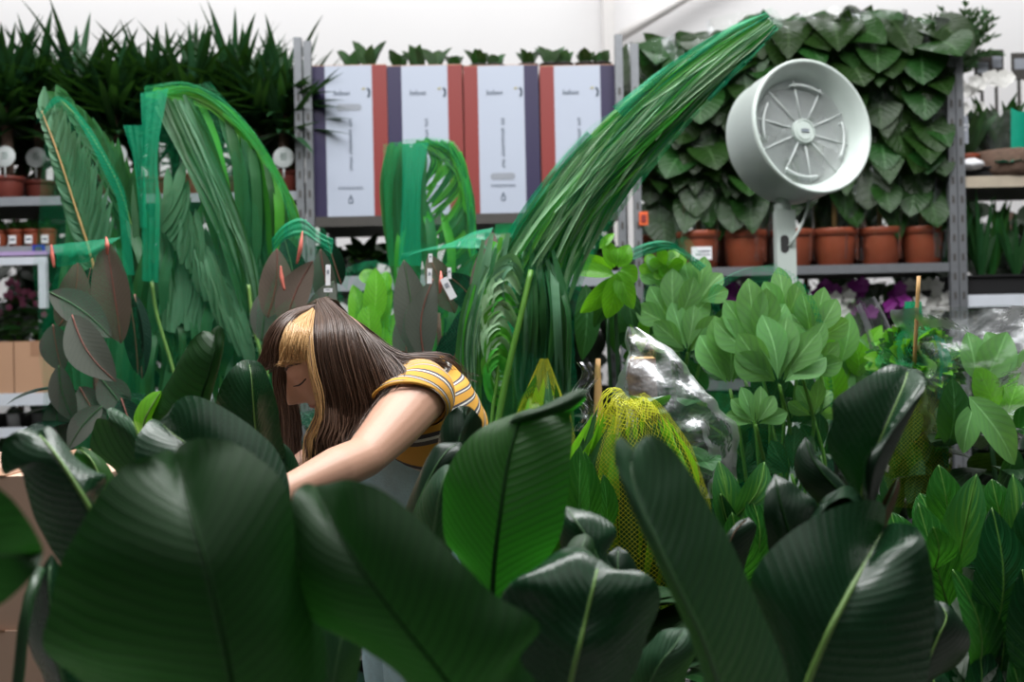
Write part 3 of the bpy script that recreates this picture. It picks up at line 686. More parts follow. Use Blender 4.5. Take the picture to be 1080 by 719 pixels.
# orchids beneath
for i, px in enumerate((776, 806, 862, 884, 908, 932, 956, 982)):
    zb = zt(870, 400); c = at(px, 398, YT+.2); c.z = zb; rr = random.Random(i+160); white = i in (3, 6, 7)
    t = thing('orchid', ['first', 'second', 'third', 'fourth', 'fifth', 'sixth', 'seventh', 'eighth'][i]+(' orchid from the left under the wrapped plants, pale flowers' if white else ' orchid from the left under the wrapped plants, magenta flowers'), 'plant', c, 'orchids under the wrapped plants')
    pot(t, c, .05, .1, 'greypot'); mb = MB()
    for k in range(6):
        a = rr.uniform(0, 6.28); mb.blade(c+V((0, 0, .09)), (math.cos(a), math.sin(a), .8), (-math.cos(a), -math.sin(a), .8), .15, .028, .6, 7, .2, 0, 'oval')
    mb.build('foliage', M['rubbertop'], t)
    mb = MB(); tip = V((c.x+rr.uniform(-.03, .03), c.y-.06, zt(px, 306, YT+.2))); mb.tube([c+V((0, 0, .09)), c+V((0, 0, .3)), tip+V((0, .03, .03)), tip], [.003, .002], 6, n=14); mb.build('flower_stem', M['stem'], t)
    fl = MB()
    for k in range(9):
        q = tip+V((rr.uniform(-.045, .045), rr.uniform(-.03, .03), rr.uniform(-.11, .03)))
        for j in range(5):
            a = j*1.257+.3; fl.blade(q, (math.cos(a), -.2, math.sin(a)), (0, -1, .1), .033, .015, .0, 4, .15, 0, 'oval')
    fl.build('blossoms', M['whitepetal' if white else 'magenta'], t)

# ------------------------------------------------------------------ far right trolley
c = at(1020, 173, YT+.08); c.z = zF+.035
t = thing('black_tray', 'black tray on the upper ply shelf at the right edge', 'tray', at(1090, 183, YT+.25), 'black trays at the right edge'); cc = V((xt(1100, 183), YT+.25, zF))
def tray(t, cc, w_, d_, h_):
    mb = MB(); mb.box(cc+V((0, 0, .004)), (w_, d_, .008))
    for s in (-1, 1): mb.box(cc+V((0, s*(d_/2-.004), h_/2)), (w_, .008, h_)); mb.box(cc+V((s*(w_/2-.004), 0, h_/2)), (.008, d_-.016, h_))
    mb.box(cc+V((0, -d_/2-.006, h_-.004)), (w_+.02, .014, .008)); mb.build('tray_body', M['blackpot'], t, sm=False)
tray(t, cc, xt(1180, 183)-xt(1018, 183), .44, .05)
t = thing('potted_white_flower', 'white flowering plant in a terracotta pot with grey label beside the right post', 'plant', (c.x, c.y, zF+.008)); c = V((c.x, c.y, zF+.008))
pot(t, c, .052, .10, 'terra'); mb = MB(); fl = MB(); rr = random.Random(5)
for k in range(16):
    a = rr.uniform(0, 6.28); mb.blade(c+V((0, 0, .09)), (math.cos(a)*.5, math.sin(a)*.5, 1), (0, -.8, .4), rr.uniform(.12, .24), .018, .3, 6, .2, 0, 'oval')
mb.build('foliage', M['olive'], t)
for k in range(16):
    q = at(rr.uniform(1006, 1042), rr.uniform(86, 116), YT+.06+rr.uniform(-.03, .05))
    for j in range(5):
        a = j*1.257; fl.blade(q, (math.cos(a), -.3, math.sin(a)), (0, -1, 0), .03, .016, 0, 4, .2, 0, 'oval')
fl.build('blossoms', M['whitepetal'], t)
q = at(1014, 137, YT+.0); mb = MB(); mb.box(q, (.056, .003, .115)); mb.box(q+V((0, -.002, .02)), (.036, .001, .008), 1); mb.box(q+V((0, -.002, 0)), (.04, .001, .005), 1); mb.build('plant_label', [M['hole'], M['pap']], t, sm=False)
c = V((xt(1075, 165), YT+.12, zF+.008))
t = thing('gift_planting', 'white flowers in a dark basket with teal wrap at the right edge', 'plant', c)
mb = MB(); mb.lathe([(.001, 0), (.13, 0), (.15, .03), (.155, .10), (.15, .11), (.14, .10), (.001, .095)], c, 28); mb.build('basket', M['trunk'], t)
mb = MB(); P = []
for i in range(9):
    P.append([c+V((math.cos(a)*(.13+.03*i/8), math.sin(a)*(.13+.03*i/8)*.9, .1+.17*i/8+.012*math.sin(a*9)*i/8)) for a in [math.pi*(1.42+.62*j/20) for j in range(21)]])
mb.grid(P); mb.build('teal_wrap', M['teal'], t)
mb = MB(); P = []
for i in range(9):
    P.append([c+V((math.cos(a)*(.135+.03*i/8), math.sin(a)*(.135+.03*i/8)*.9, .1+.17*i/8)) for a in [math.pi*(1.05+.37*j/16) for j in range(17)]])
mb.grid(P); mb.build('cellophane_wrap', M['filmw'], t)
mb = MB(); fl = MB()
for k in range(50):
    a = rr.uniform(0, 6.28); mb.blade(c+V((rr.uniform(-.08, .08), rr.uniform(-.08, .08), .1)), (math.cos(a)*.4, math.sin(a)*.4, 1), (0, -.8, .4), rr.uniform(.15, .30), .018, .3, 6, .2, 0, 'oval')
mb.build('foliage', M['philo'], t)
for k in range(12):
    q = at(rr.uniform(1040, 1064), rr.uniform(78, 92), YT+.1)
    for j in range(5):
        a = j*1.257; fl.blade(q, (math.cos(a), -.3, math.sin(a)), (0, -1, 0), .03, .016, 0, 4, .2, 0, 'oval')
fl.build('blossoms', M['whitepetal'], t)
for i, (px, py, wd, hh) in enumerate(((1036, 74, .07, .12), (1051, 68, .06, .13), (1075, 70, .07, .12))):
    q = at(px, py, YT+.36); zb = zF+.008
    mb = MB(); mb.box((q.x, q.y, q.z), (wd, .01, hh), 0); mb.box((q.x, q.y-.006, q.z+.01), (wd*.7, .002, hh*.4), 1); mb.box((q.x, q.y+.008, (zb+q.z)/2), (.012, .008, q.z-zb), 0)
    tag(mb.build('display_card', [M['darksteel'], M['hole']], loc=(q.x, q.y, zb), sm=False), ['dark display card on a stick right of the small tree', 'middle dark display card above the white flowers', 'dark display card above the teal wrap at the right edge'][i], 'card', 'dark display cards at the right edge')
mb = MB(); q = at(1024, 176, YT+.02); q.z = zF+.058; P = []
for i in range(9): P.append([V((q.x+math.cos(a)*.055*math.sin(math.pi*i/8), q.y+math.sin(a)*.05*math.sin(math.pi*i/8), q.z-.024*math.cos(math.pi*i/8)+.008*noise.noise(V((math.cos(a)*2, math.sin(a)*2, i))))) for a in [2*math.pi*j/20 for j in range(21)]])
mb.grid(P); tag(mb.build('plastic_bag', M['pap'], loc=q), 'crumpled white bag lying in the upper black tray', 'bag')
mb = MB(); q = V((xt(1072, 175), YT-.02, zF+.05)); P = [[q+V((.09*(i/8-.5)*2, j*.02-.02, .006*math.sin(i*2.1+j)+.012)) for i in range(9)] for j in range(5)]
mb.grid(P); tag(mb.build('teal_ribbon', M['teal'], loc=q), 'teal ribbon lying on the edge of the upper black tray', 'ribbon')
# small tree on top, its stem rising from the upper shelf
c = V((xt(1012, 173, YT+.3), YT+.3, zF+.008)); t = thing('potted_olive_tree', 'small fine-leaved tree rising above the right trolley post', 'tree', c); pot(t, c, .07, .1, 'blackpot')
q = at(1010, 72, YT+.3); mb = MB(); mb.tube([c+V((0, 0, .09)), lerp(c, q, .6)+V((.01, 0, 0)), q], [.012, .008], 8, n=10); mb.build('trunk', M['trunk'], t); mb = MB()
for k in range(46):
    a = rr.uniform(0, 6.28); e = rr.uniform(.1, 1.45); d = V((math.cos(a)*math.cos(e), math.sin(a)*math.cos(e), math.sin(e)+.1)).normalized(); L = rr.uniform(.12, .28)
    pts = cr([q+V((0, 0, -.06)), q+d*L*.5+V((0, 0, .02)), q+d*L], 10); mb.tube(pts, [.002, .001], 4)
    for p in pts[2:]:
        for j in range(4):
            a2 = rr.uniform(0, 6.28); mb.blade(p, d+V((math.cos(a2), math.sin(a2), rr.uniform(-.3, .6)))*.8, (0, -1, .3), rr.uniform(.03, .05), .006, .2, 3, .2)
mb.build('crown', M['olive'], t)
t = thing('black_tray', 'black tray of strappy plants on the lower right shelf', 'tray', V((xt(1095, 300), YT+.25, zF2)), 'black trays at the right edge')
tray(t, V((xt(1098, 300), YT+.25, zF2)), xt(1178, 300)-xt(1018, 300), .44, .09)
for i, px in enumerate((1019, 1034, 1050, 1068, 1088)):
    c = V((xt(px, 290), YT+.15+.07*(i % 2), zF2+.009)); rr = random.Random(i+200)
    t = thing('strappy_plant', ['strappy-leaved plant closest to the right post', 'second strappy-leaved plant from the right post', 'third strappy-leaved plant from the right post', 'fourth strappy-leaved plant from the right post', 'strappy-leaved plant at the picture edge'][i]+', lower right shelf', 'plant', c, 'strappy plants in the lower right tray')
    pot(t, c, .035, .08, 'blackpot'); mb = MB()
    for k in range(13):
        a = rr.uniform(0, 6.28); d = V((math.cos(a)*.32, math.sin(a)*.3, 1)); mb.blade(c+V((0, 0, .07)), d, (-d.x, -.9, .1), rr.uniform(.26, .42), .014, .12, 8, .3, 0, 'strap')
    mb.build('foliage', M['grass' if i % 2 else 'scheffdark'], t)

# ------------------------------------------------------------------ fan
FY = 3.9; fc = at(846, 139, FY); ax = V((.345, -.925, .13)).normalized()
t = thing('drum_fan', 'white drum fan on a square post', 'fan', (at(827, 260, FY).x, FY+.03, 0))
K = 1/1200*FY
def fanl(name, prof, mat, sides=64):
    mb = MB(); mb.lathe(prof, fc, sides, 0, ax); return mb.build(name, M[mat], t)
fanl('drum', [(.205, -.135), (.222, -.13), (.226, -.12), (.226, -.06), (.230, -.055), (.230, .045), (.234, .05), (.234, .066), (.229, .07), (.222, .066), (.205, .03), (.186, .0), (.180, -.012), (.180, -.10), (.178, -.13), (.205, -.135)], 'fan')
mb = MB(); gx = ax.orthogonal().normalized(); gy = ax.cross(gx)
for k in range(22):
    r = .05+k*.0062; mb.tube([fc+(gx*math.cos(a)+gy*math.sin(a))*r for a in [2*math.pi*j/48 for j in range(49)]], .0013, 5, cap=False)
for k in range(10):
    a = k*.6283+.3; d = gx*math.cos(a)+gy*math.sin(a); mb.tube([fc+d*.04+ax*.003, fc+d*.11+ax*.005, fc+d*.184], [.0028, .0028], 6)
g = mb.build('front_grille', M['fangrille'], t)
for k in range(4):
    mb = MB(); a0 = k*1.571+.25; mb.tube([fc+(gx*math.cos(a)+gy*math.sin(a))*.162+ax*.012 for a in [a0+.8*j/12 for j in range(13)]]+[fc+(gx*math.cos(a0+.8)+gy*math.sin(a0+.8))*.162-ax*.004], .0045, 8)
    mb.build('grille_clip', M['fangrille'], t)
mb = MB()
for prof in ([(.001, .016), (.031, .016)], [(.031, .016), (.033, .012)], [(.033, .012), (.036, .012)], [(.036, .012), (.038, .016)], [(.038, .016), (.042, .015)], [(.042, .015), (.044, -.002)]): mb.lathe(prof, fc, 40, 0, ax)
hub = mb.build('hub', M['fan'], t)
b = MB(); b.box((0, 0, 0), (.03, .002, .012))
Mx = Matrix((ax.cross(V((0, 0, 1))).normalized()*-1, -ax, V((0, 0, 1))-ax*ax.z)).transposed()
b.v = [fc+ax*.0185+Mx@p for p in b.v]; b.build('badge', M['chrome'], hub, sm=False)
mb = MB()
for k in range(5):
    a0 = k*1.2566; P = []
    for i in range(9):
        r = .045+.128*i/8; P.append([fc-ax*(.05+.028*(j/6-.5)*2*(1-.4*i/8))+(gx*math.cos(a0+(j/6-.5)*.9)+gy*math.sin(a0+(j/6-.5)*.9))*r for j in range(7)])
    mb.grid(P)
mb.lathe([(.001, -.02), (.045, -.02), (.048, -.04), (.048, -.09), (.001, -.09)], fc, 24, 0, ax)
mb.build('blades', M['fanin'], t)
mb = MB()
for k in range(16):
    r = .06+k*.0078; mb.tube([fc-ax*.122+(gx*math.cos(a)+gy*math.sin(a))*r for a in [2*math.pi*j/40 for j in range(41)]], .0012, 4, cap=False)
for k in range(10):
    a = k*.6283; d = gx*math.cos(a)+gy*math.sin(a); mb.tube([fc-ax*.122+d*.02, fc-ax*.122+d*.184], .003, 6)
mb.lathe([(.001, -.13), (.055, -.13), (.06, -.12), (.06, -.10), (.001, -.10)], fc, 24, 0, ax)
mb.build('rear_grille', M['fangrille'], t)
pc = at(827, 222, FY+.03); pc0 = V((pc.x, FY+.03, 0))
mb = MB(); mb.box((pc.x, pc.y, pc.z/2), (.066, .05, pc.z), 0); fpost = mb.build('post', M['fan'], t, sm=False)
mb = MB(); mb.box((pc.x, pc.y, .012), (.45, .45, .024)); mb.build('base_plate', M['fan'], t, sm=False)
q = at(825, 206, FY+.03); mb = MB(); mb.tube([V((pc.x, pc.y, pc.z-.02)), V((q.x, q.y, pc.z+.03)), V((q.x, q.y, fc.z-.19))], [.022, .02], 12); mb.box((q.x, q.y, pc.z+.008), (.05, .04, .03)); mb.build('neck', M['fan'], t)
q = at(828, 257, FY); mb = MB(); P = []
for k in range(25):
    a = 2*math.pi*k/24; P.append(V((q.x+math.cos(a)*.0145, FY+.0035, q.z+math.sin(a)*.0145+(.016 if math.sin(a) > 0 else -.016))))
mb.grid([P, [V((q.x, FY+.0035, q.z))]*25]); mb.build('cable_slot', M['fandark'], fpost, sm=False)
mb = MB(); mb.tube([at(853, 209, FY+.02), at(851, 222, FY-.0), at(843, 242, FY-.02), at(836, 254, FY-.01), at(830, 262, FY+.02)], [.005, .005], 8, n=24); mb.build('cable', M['fan'], t)
# ------------------------------------------------------------------ plants in nets and bags, standing on the hall floor
def pxblade(mb, pts, wpx, m=0, fold=.3, n=12, tip=.75, roll=0.0, base=.45):
    """ribbon leaf through (x, y, Y) points"""
    c = cr([at(*p) for p in pts], n+1); Y = pts[0][2]; W = wpx/2/F*Y; P = []; UV = []; L = 0
    for i in range(n+1):
        t = i/n; d = (c[min(i+1, n)]-c[max(i-1, 0)]).normalized()
        if i: L += (c[i]-c[i-1]).length
        sd = d.cross(V((0, -1, 0)))
        sd = sd.normalized() if sd.length > 1e-5 else V((1, 0, 0))
        nn = sd.cross(d).normalized(); sd2 = sd*math.cos(roll)+nn*math.sin(roll); nn2 = nn*math.cos(roll)-sd*math.sin(roll)
        w = W*max(.03, min(1, base+(1-base)*t*5))*(1-max(0, (t-tip)/(1-tip))**1.6 if t > tip else 1)
        P.append([c[i]+sd2*v*w+nn2*abs(v)*w*fold for v in (-1, 0, 1)]); UV.append([(v*.5+.5, L) for v in (-1, 0, 1)])
    mb.grid(P, UV, m)
def J(a): return R.uniform(-a, a)
def plant(name, label, px, Y, group=None, cat='plant', potr=.11, poth=.22, mat='blackpot'):
    x = at(px, 360, Y).x; t = thing(name, label, cat, (x, Y, 0), group); pot(t, (x, Y, 0), potr, poth, mat); return t, V((x, Y, 0))
def understory(mb, c, h, n, L, w, m=0, spread=.12, z0=.2, seed=1):
    """leaves filling a plant from its pot up to height h"""
    r = random.Random(seed)
    for k in range(n):
        a = r.uniform(0, 6.283); z = lerp(z0, h, (k+r.random())/n); d = V((math.cos(a), math.sin(a), r.uniform(-.3, .9)))
        mb.blade(c+V((d.x*spread*.3, d.y*spread*.3, z)), d, (-d.x*.4, -d.y*.4, .9), L*r.uniform(.7, 1.15), w*r.uniform(.8, 1.2), .6, 7, .15, m, 'oval')
def stems(t, c, tops, r=.009, mat='stemdark', name='stem'):
    for q in tops:
        mb = MB(); q = V(q); b = c+V((J(.03), J(.03), .18)); mb.tube([b, lerp(b, q, .5)+V((J(.02), J(.02), 0)), q], [r, r*.8, r*.5], 8, n=16); mb.build(name, M[mat], t)

# -- leaf-pressed palm at the left (pale underside, teal net)
t, c = plant('netted_palm', 'tall palm with a pale upright frond wrapped in teal net, far left', 98, 3.5, 'netted palms')
mb = MB()
frond(mb, [at(112, 330, 3.46), at(97, 268, 3.44), at(80, 215, 3.43), at(62, 160, 3.42), at(46, 118, 3.43)], .205, .085, .62, .017, 32, 0, (0, -1, .05), .0, .22, 1, .03, .005, 1, .55, 6)
mb.build('frond', [M['palmpale'], M['bamboo']], t)
mb = MB()
frond(mb, [at(160, 420, 3.52), at(150, 290, 3.52), at(128, 200, 3.5), at(92, 135, 3.5), at(66, 106, 3.5)], .17, .17, .45, .02, 34, 0, (0, -1, .05), .05, .2, 1, .06, .005, 1, .2, 6)
mb.build('frond', [M['palm'], M['rib']], t)
mb = MB()
for k in range(50):
    x = R.uniform(62, 155); pxblade(mb, [(x*.4+60, 480+J(20), 3.5), (x, 380, 3.52+J(.05)), (x+J(12), 270+J(50), 3.55+J(.06))], R.uniform(7, 12), 0)
mb.build('lower_leaflets', M['palm'], t)
mb = MB(); mb.grid([[at(*p) for p in cr([(38, 130, 3.41), (60, 101, 3.40), (92, 130, 3.40), (118, 175, 3.41), (132, 205, 3.42), (142, 290, 3.42)], 30)], [at(*p) for p in cr([(43, 124, 3.41), (66, 107, 3.40), (90, 141, 3.40), (112, 187, 3.41), (124, 214, 3.42), (130, 290, 3.42)], 30)]], [[(j*.013, 0) for j in range(30)], [(j*.013, .03) for j in range(30)]])
mb.build('net_hem', M['netdense'], t)
mb = MB(); hull(mb, [at(100, 470, 3.5), at(98, 330, 3.5), at(92, 230, 3.48), at(74, 150, 3.46), at(62, 104, 3.45)], [.13, .16, .165, .12, .03], 30, 40, 0, .05, 6, .6, 2.0); mb.build('net_sleeve', M['netpale'], t)
stems(t, c, [at(112, 325, 3.46), at(160, 415, 3.52), at(100, 440, 3.5)], .012)

# -- arching palm
t, c = plant('netted_palm', 'tallest left palm, its fronds folded over into an arch under teal net', 215, 3.45, 'netted palms')
mb = MB()
arch = cr([(152, 100, 3.40), (175, 93, 3.40), (205, 94, 3.40), (240, 118, 3.40), (275, 160, 3.40), (300, 205, 3.40), (317, 250, 3.40)], 60)
for k in range(44):
    s = int(R.uniform(4, 58)); p = arch[s]; f = s/59; j = J(.05)
    e = (lerp(235, 312, f)+J(10), lerp(270, 300, f)+J(20))
    pxblade(mb, [(p[0], p[1]+2, 3.42+j), (lerp(p[0], e[0], .35)+10*(1-f), lerp(p[1], e[1], .38), 3.40+j), (e[0], e[1], 3.42+j)], R.uniform(7, 11), 0 if R.random() < .65 else 1, n=14, roll=J(.5))
for k in range(24):
    s = 1+k*2; p = arch[s]; q = arch[min(59, s+18)]
    pxblade(mb, [(p[0]+J(3), p[1]+J(2), 3.385), ((p[0]+q[0])/2+2, (p[1]+q[1])/2+J(3)-2, 3.375), (q[0]+J(3), q[1]+J(3)+4, 3.385)], R.uniform(7, 10), 1)
mb.build('arched_frond', [M['palm'], M['palmlit']], t)
mb = MB()   # the hanging strip of leaflets in the middle
for k in range(16):
    o = k*2.6
    pxblade(mb, [(163+o*.9+J(3), 108+J(5)-o*.12, 3.37), (192+o*.75+J(3), 160+J(5), 3.35), (224+o*.6+J(3), 225, 3.34), (248+o*.5+J(4), 290+J(14), 3.35), (262+o*.3+J(4), 345+J(20), 3.37)], 8, R.choice((0, 0, 1)), n=18, roll=J(.4))
mb.build('hanging_frond', [M['palm'], M['palmpale']], t)
mb = MB()   # pale jagged frond
for k in range(34):
    f = k/33; b = (lerp(268, 166, f)+J(3), lerp(395, 235, f)); tip_ = (b[0]+lerp(-38, 20, f)+J(9), b[1]-lerp(95, 58, f)+J(10))
    pxblade(mb, [(b[0], b[1], 3.37), ((b[0]+tip_[0])/2+5, (b[1]+tip_[1])/2, 3.36), (tip_[0], tip_[1], 3.38)], R.uniform(8, 13), 0, roll=J(.3))
for k in range(30):
    f = k/29; b = (lerp(168, 262, f), lerp(230, 380, f)); tip_ = (b[0]+60+J(8), b[1]+lerp(75, 10, f)+J(8))
    pxblade(mb, [(b[0], b[1], 3.385), ((b[0]+tip_[0])/2, (b[1]+tip_[1])/2-8, 3.37), (tip_[0], tip_[1], 3.39)], R.uniform(8, 12), 0, roll=J(.3))
for k in range(16):
    f = k/15; pxblade(mb, [(lerp(168, 240, f), lerp(340, 360, f)+J(8), 3.4), (lerp(175, 245, f), 300+J(10), 3.40), (lerp(166, 235, f), 200+f*60+J(10), 3.41)], 11, 0, roll=J(.3))
mb.build('pale_frond', M['palmpale'], t)
mb = MB()
for k in range(110):
    x = R.uniform(140, 300); y = R.uniform(330, 480); pxblade(mb, [(x, y, 3.46+J(.06)), (x+J(12), y-60, 3.44+J(.06)), (x+J(34), y-120+J(30), 3.48+J(.06))], R.uniform(7, 12), 0 if R.random() < .8 else 1, roll=J(.6))
for k in range(70):
    x = R.uniform(150, 310); y = R.uniform(480, 800); pxblade(mb, [(lerp(x, 225, .5), y, 3.46+J(.06)), (x+J(12), y-80, 3.44+J(.06)), (x+J(30), y-190, 3.48+J(.06))], R.uniform(9, 13), 0, roll=J(.6))
mb.build('lower_leaflets', [M['palm'], M['palmpale']], t)
def band(name, l, r, mat, t, ny=24, Y=None, fold=.006):
    a = cr([at(*p) for p in l], ny); b = cr([at(*p) for p in r], ny); n = 9
    P = [[lerp(a[i], b[i], j/(n-1))+V((0, fold*math.sin(j*2.3+i*.15), 0)) for j in range(n)] for i in range(ny)]
    UV = [[((b[i]-a[i]).length*j/(n-1)*1.3, (a[i]-a[0]).length) for j in range(n)] for i in range(ny)]
    mb = MB(); mb.grid(P, UV); return mb.build(name, M[mat], t)
band('gathered_net', [(148, 98, 3.33), (150, 160, 3.32), (149, 220, 3.32), (150, 296, 3.33)], [(178, 93, 3.34), (166, 160, 3.32), (168, 220, 3.32), (167, 298, 3.33)], 'netdense', t)
band('gathered_net', [(130, 132, 3.37), (140, 170, 3.36), (148, 240, 3.36)], [(150, 132, 3.36), (152, 180, 3.35), (155, 240, 3.35)], 'netdense', t)
band('gathered_net', [(152, 90, 3.36), (200, 87, 3.36), (250, 118, 3.36), (298, 186, 3.36), (322, 252, 3.36)], [(152, 112, 3.35), (200, 97, 3.35), (243, 126, 3.35), (290, 190, 3.35), (312, 252, 3.35)], 'netgreen', t, 40)
mb = MB(); hull(mb, [at(205, 480, 3.45), at(215, 370, 3.45), at(228, 270, 3.45), at(220, 180, 3.44), at(190, 100, 3.43)], [.2, .235, .235, .19, .10], 36, 48, 0, .04, 6, .55, 5.0); mb.build('net_sleeve', M['netpale'], t)
stems(t, c, [at(225, 420, 3.45), at(190, 430, 3.46), at(262, 400, 3.46)], .013)
mb = MB(); mb.tube([at(196, 470, 3.40), at(185, 400, 3.38), at(165, 330, 3.37), at(160, 296, 3.36)], [.006, .005], 8, n=20); mb.build('leaf_stalk', M['rib'], t)
mb = MB(); mb.tube([at(283, 400, 3.36), at(268, 345, 3.35), at(262, 300, 3.35)], [.007, .005], 8, n=20); mb.build('leaf_stalk', M['rib'], t)

# -- rubber plants
def rubber(label, px, Y, leaves, sheaths=(), nets=(), tags=(), netsl=None, under=(24, .2, .055), seed=1, h=None):
    t, c = plant('rubber_plant', label, px, Y, 'netted rubber plants')
    for (b, tip, w_, Yl, mat, fold, bend, tilt, bow) in leaves:
        pxleaf(t, b, tip, w_, Yl, mat, R.uniform(-.02, .02), fold, bend, 'oval', tilt, 18, 0, bow, 'leaf', .0022, 'ribred' if 'brown' in mat or R.random() < .6 else 'ribmid')
    for pts in sheaths:
        mb = MB(); mb.tube([at(*p) for p in pts], [.003, .006, .002], 8, n=12); mb.build('leaf_sheath', M['pink'], t)
    for l, r, m_ in nets: band('gathered_net', l, r, m_, t)
    for (x, y, w_, h_, a, Yt) in tags:
        q = at(x, y, Yt); mb = MB(); mb.box((0, 0, 0), (w_/F*Yt, .002, h_/F*Yt)); mb.box((0, -.0015, h_/F*Yt*.15), (w_/F*Yt*.55, .001, h_/F*Yt*.2), 1)
        mm = Matrix.Rotation(a, 3, 'Y'); mb.v = [q+mm@p for p in mb.v]; mb.build('plant_tag', [M['pap'], M['hole']], t, sm=False)
    if netsl: mb = MB(); hull(mb, *netsl); mb.build('net_sleeve', M['netpale'], t)
    mb = MB(); understory(mb, c, h or at(px, 400, Y).z, under[0], under[1], under[2], 0, .12, .25, seed); mb.build('lower_leaves', M['rubbertop'], t)
    stems(t, c, [at(px, 330, Y+.03)], .013, 'trunk')
    return t
rubber('bagged rubber plant with grey and brownish leaves in front of the far left palm', 100, 3.1,
    [((128, 362), (112, 252), 50, 3.0, 'rubberbrown', .25, .03, .35, .03), ((62, 345), (82, 276), 34, 3.05, 'rubberbrown', .2, .08, -.4, .02), ((52, 308), (118, 356), 36, 2.99, 'rubber', .15, -.06, .1, .03), ((76, 332), (122, 402), 42, 2.95, 'rubber', .2, .08, .2, .04), ((56, 342), (66, 392), 38, 3.02, 'rubber', .2, 0, -.3, .03), ((146, 395), (134, 300), 30, 3.06, 'rubbertop', .2, .05, .5, .02), ((62, 385), (80, 446), 28, 2.98, 'rubber', .2, .06, 0, .03), ((106, 398), (136, 436), 34, 3.03, 'rubber', .2, 0, .2, .03), ((108, 428), (72, 474), 28, 2.97, 'rubber', .2, .05, -.2, .03), ((84, 408), (110, 452), 32, 3.04, 'rubber', .2, 0, .1, .03), ((128, 420), (146, 470), 32, 3.0, 'rubbertop', .2, 0, .1, .03), ((58, 420), (66, 482), 30, 3.06, 'rubber', .2, 0, .1, .03), ((116, 440), (120, 500), 34, 3.04, 'rubber', .2, 0, -.1, .03), ((142, 310), (150, 400), 26, 3.1, 'rubbertop', .2, 0, .4, .03), ((88, 330), (96, 282), 30, 3.12, 'rubbertop', .2, 0, .2, .03)],
    [[(113, 268, 2.98), (113, 258, 2.97), (112, 250, 2.98)], [(57, 282, 3.0), (55, 268, 3.0), (54, 258, 3.0)]],
    [([(56, 258, 3.0), (58, 270, 2.99), (60, 282, 3.0)], [(128, 250, 3.0), (104, 266, 2.98), (92, 276, 3.0)], 'netdense'), ([(120, 258, 2.97), (134, 280, 2.96), (142, 302, 2.97)], [(116, 262, 2.97), (128, 284, 2.96), (136, 306, 2.97)], 'netpale')],
    (), ([at(100, 520, 3.08), at(100, 400, 3.06), at(98, 320, 3.05), at(98, 262, 3.05)], [.12, .135, .13, .08], 26, 36, 0, .04, 5, .75, 1.0), seed=3)
rubber('netted rubber plant partly hidden behind the woman\'s head', 312, 3.2,
    [((282, 335), (292, 262), 36, 3.12, 'rubberbrown', .2, .05, -.4, .02), ((300, 350), (330, 275), 38, 3.1, 'rubberbrown', .2, -.05, .3, .02), ((350, 330), (338, 262), 30, 3.14, 'rubber', .2, 0, .4, .02), ((318, 320), (300, 250), 32, 3.18, 'rubbertop', .2, 0, 0, .02), ((330, 350), (352, 296), 30, 3.1, 'rubber', .2, 0, .2, .03), ((276, 360), (284, 300), 30, 3.16, 'rubber', .2, 0, .2, .03), ((352, 370), (346, 318), 30, 3.12, 'rubberbrown', .2, 0, .2, .03), ((360, 300), (345, 250), 24, 3.2, 'rubbertop', .2, 0, .2, .03)],
    [[(313, 278, 3.05), (317, 260, 3.04), (319, 244, 3.05)], [(300, 306, 3.05), (297, 292, 3.05), (296, 280, 3.05)]],
    [([(286, 252, 3.08), (300, 236, 3.07), (318, 230, 3.07), (336, 244, 3.07), (352, 252, 3.08)], [(288, 266, 3.07), (302, 252, 3.05), (320, 248, 3.05), (336, 258, 3.05), (350, 268, 3.06)], 'netdense')],
    [(346, 290, 5, 22, 0.03, 3.05), (346, 306, 9, 4, 0, 3.05)], ([at(315, 480, 3.2), at(316, 380, 3.18), at(318, 290, 3.18), at(318, 240, 3.18)], [.12, .12, .12, .06], 24, 36, 0, .05, 5, .75, 8.0), seed=5)
rubber('netted rubber plant with broad grey leaves and white tags right of the woman\'s head', 462, 3.1,
    [((448, 380), (457, 294), 34, 2.98, 'rubber', .15, -.10, -.2, .03), ((440, 376), (426, 274), 38, 3.02, 'rubber', .22, .02, .1, .03), ((499, 318), (520, 245), 30, 2.99, 'rubberbrown', .2, .08, .3, .03), ((505, 330), (468, 288), 32, 3.03, 'rubbertop', .2, .1, .2, .03), ((470, 395), (500, 315), 36, 3.02, 'rubbertop', .2, .06, .5, .03), ((480, 330), (452, 268), 32, 3.08, 'rubberbrown', .2, 0, .2, .02), ((430, 395), (428, 320), 30, 3.06, 'rubber', .2, 0, .4, .02), ((505, 400), (512, 330), 30, 3.05, 'rubbertop', .2, 0, .4, .02), ((480, 420), (470, 350), 34, 3.05, 'rubbertop', .2, 0, .4, .02)],
    [[(464, 309, 2.96), (465, 296, 2.95), (465, 286, 2.96)]],
    [([(421, 276, 3.03), (440, 266, 2.99), (470, 262, 2.97), (495, 262, 2.97), (512, 262, 3.0)], [(424, 268, 3.05), (446, 262, 3.05), (474, 256, 3.05), (500, 244, 3.05), (520, 240, 3.05)], 'netdense'), ([(500, 262, 2.97), (488, 290, 2.96), (478, 320, 2.96)], [(516, 256, 2.98), (502, 275, 2.97), (496, 300, 2.97)], 'netpale')],
    [(454, 272, 4, 9, 0, 2.96), (453, 291, 5, 16, .05, 2.94), (474, 288, 4, 12, 0, 2.96), (473, 304, 8, 24, -.45, 2.93)], ([at(465, 480, 3.1), at(465, 390, 3.08), at(468, 310, 3.08), at(474, 262, 3.06)], [.12, .14, .145, .09], 26, 36, 0, .05, 5, .7, 4.0), seed=7)

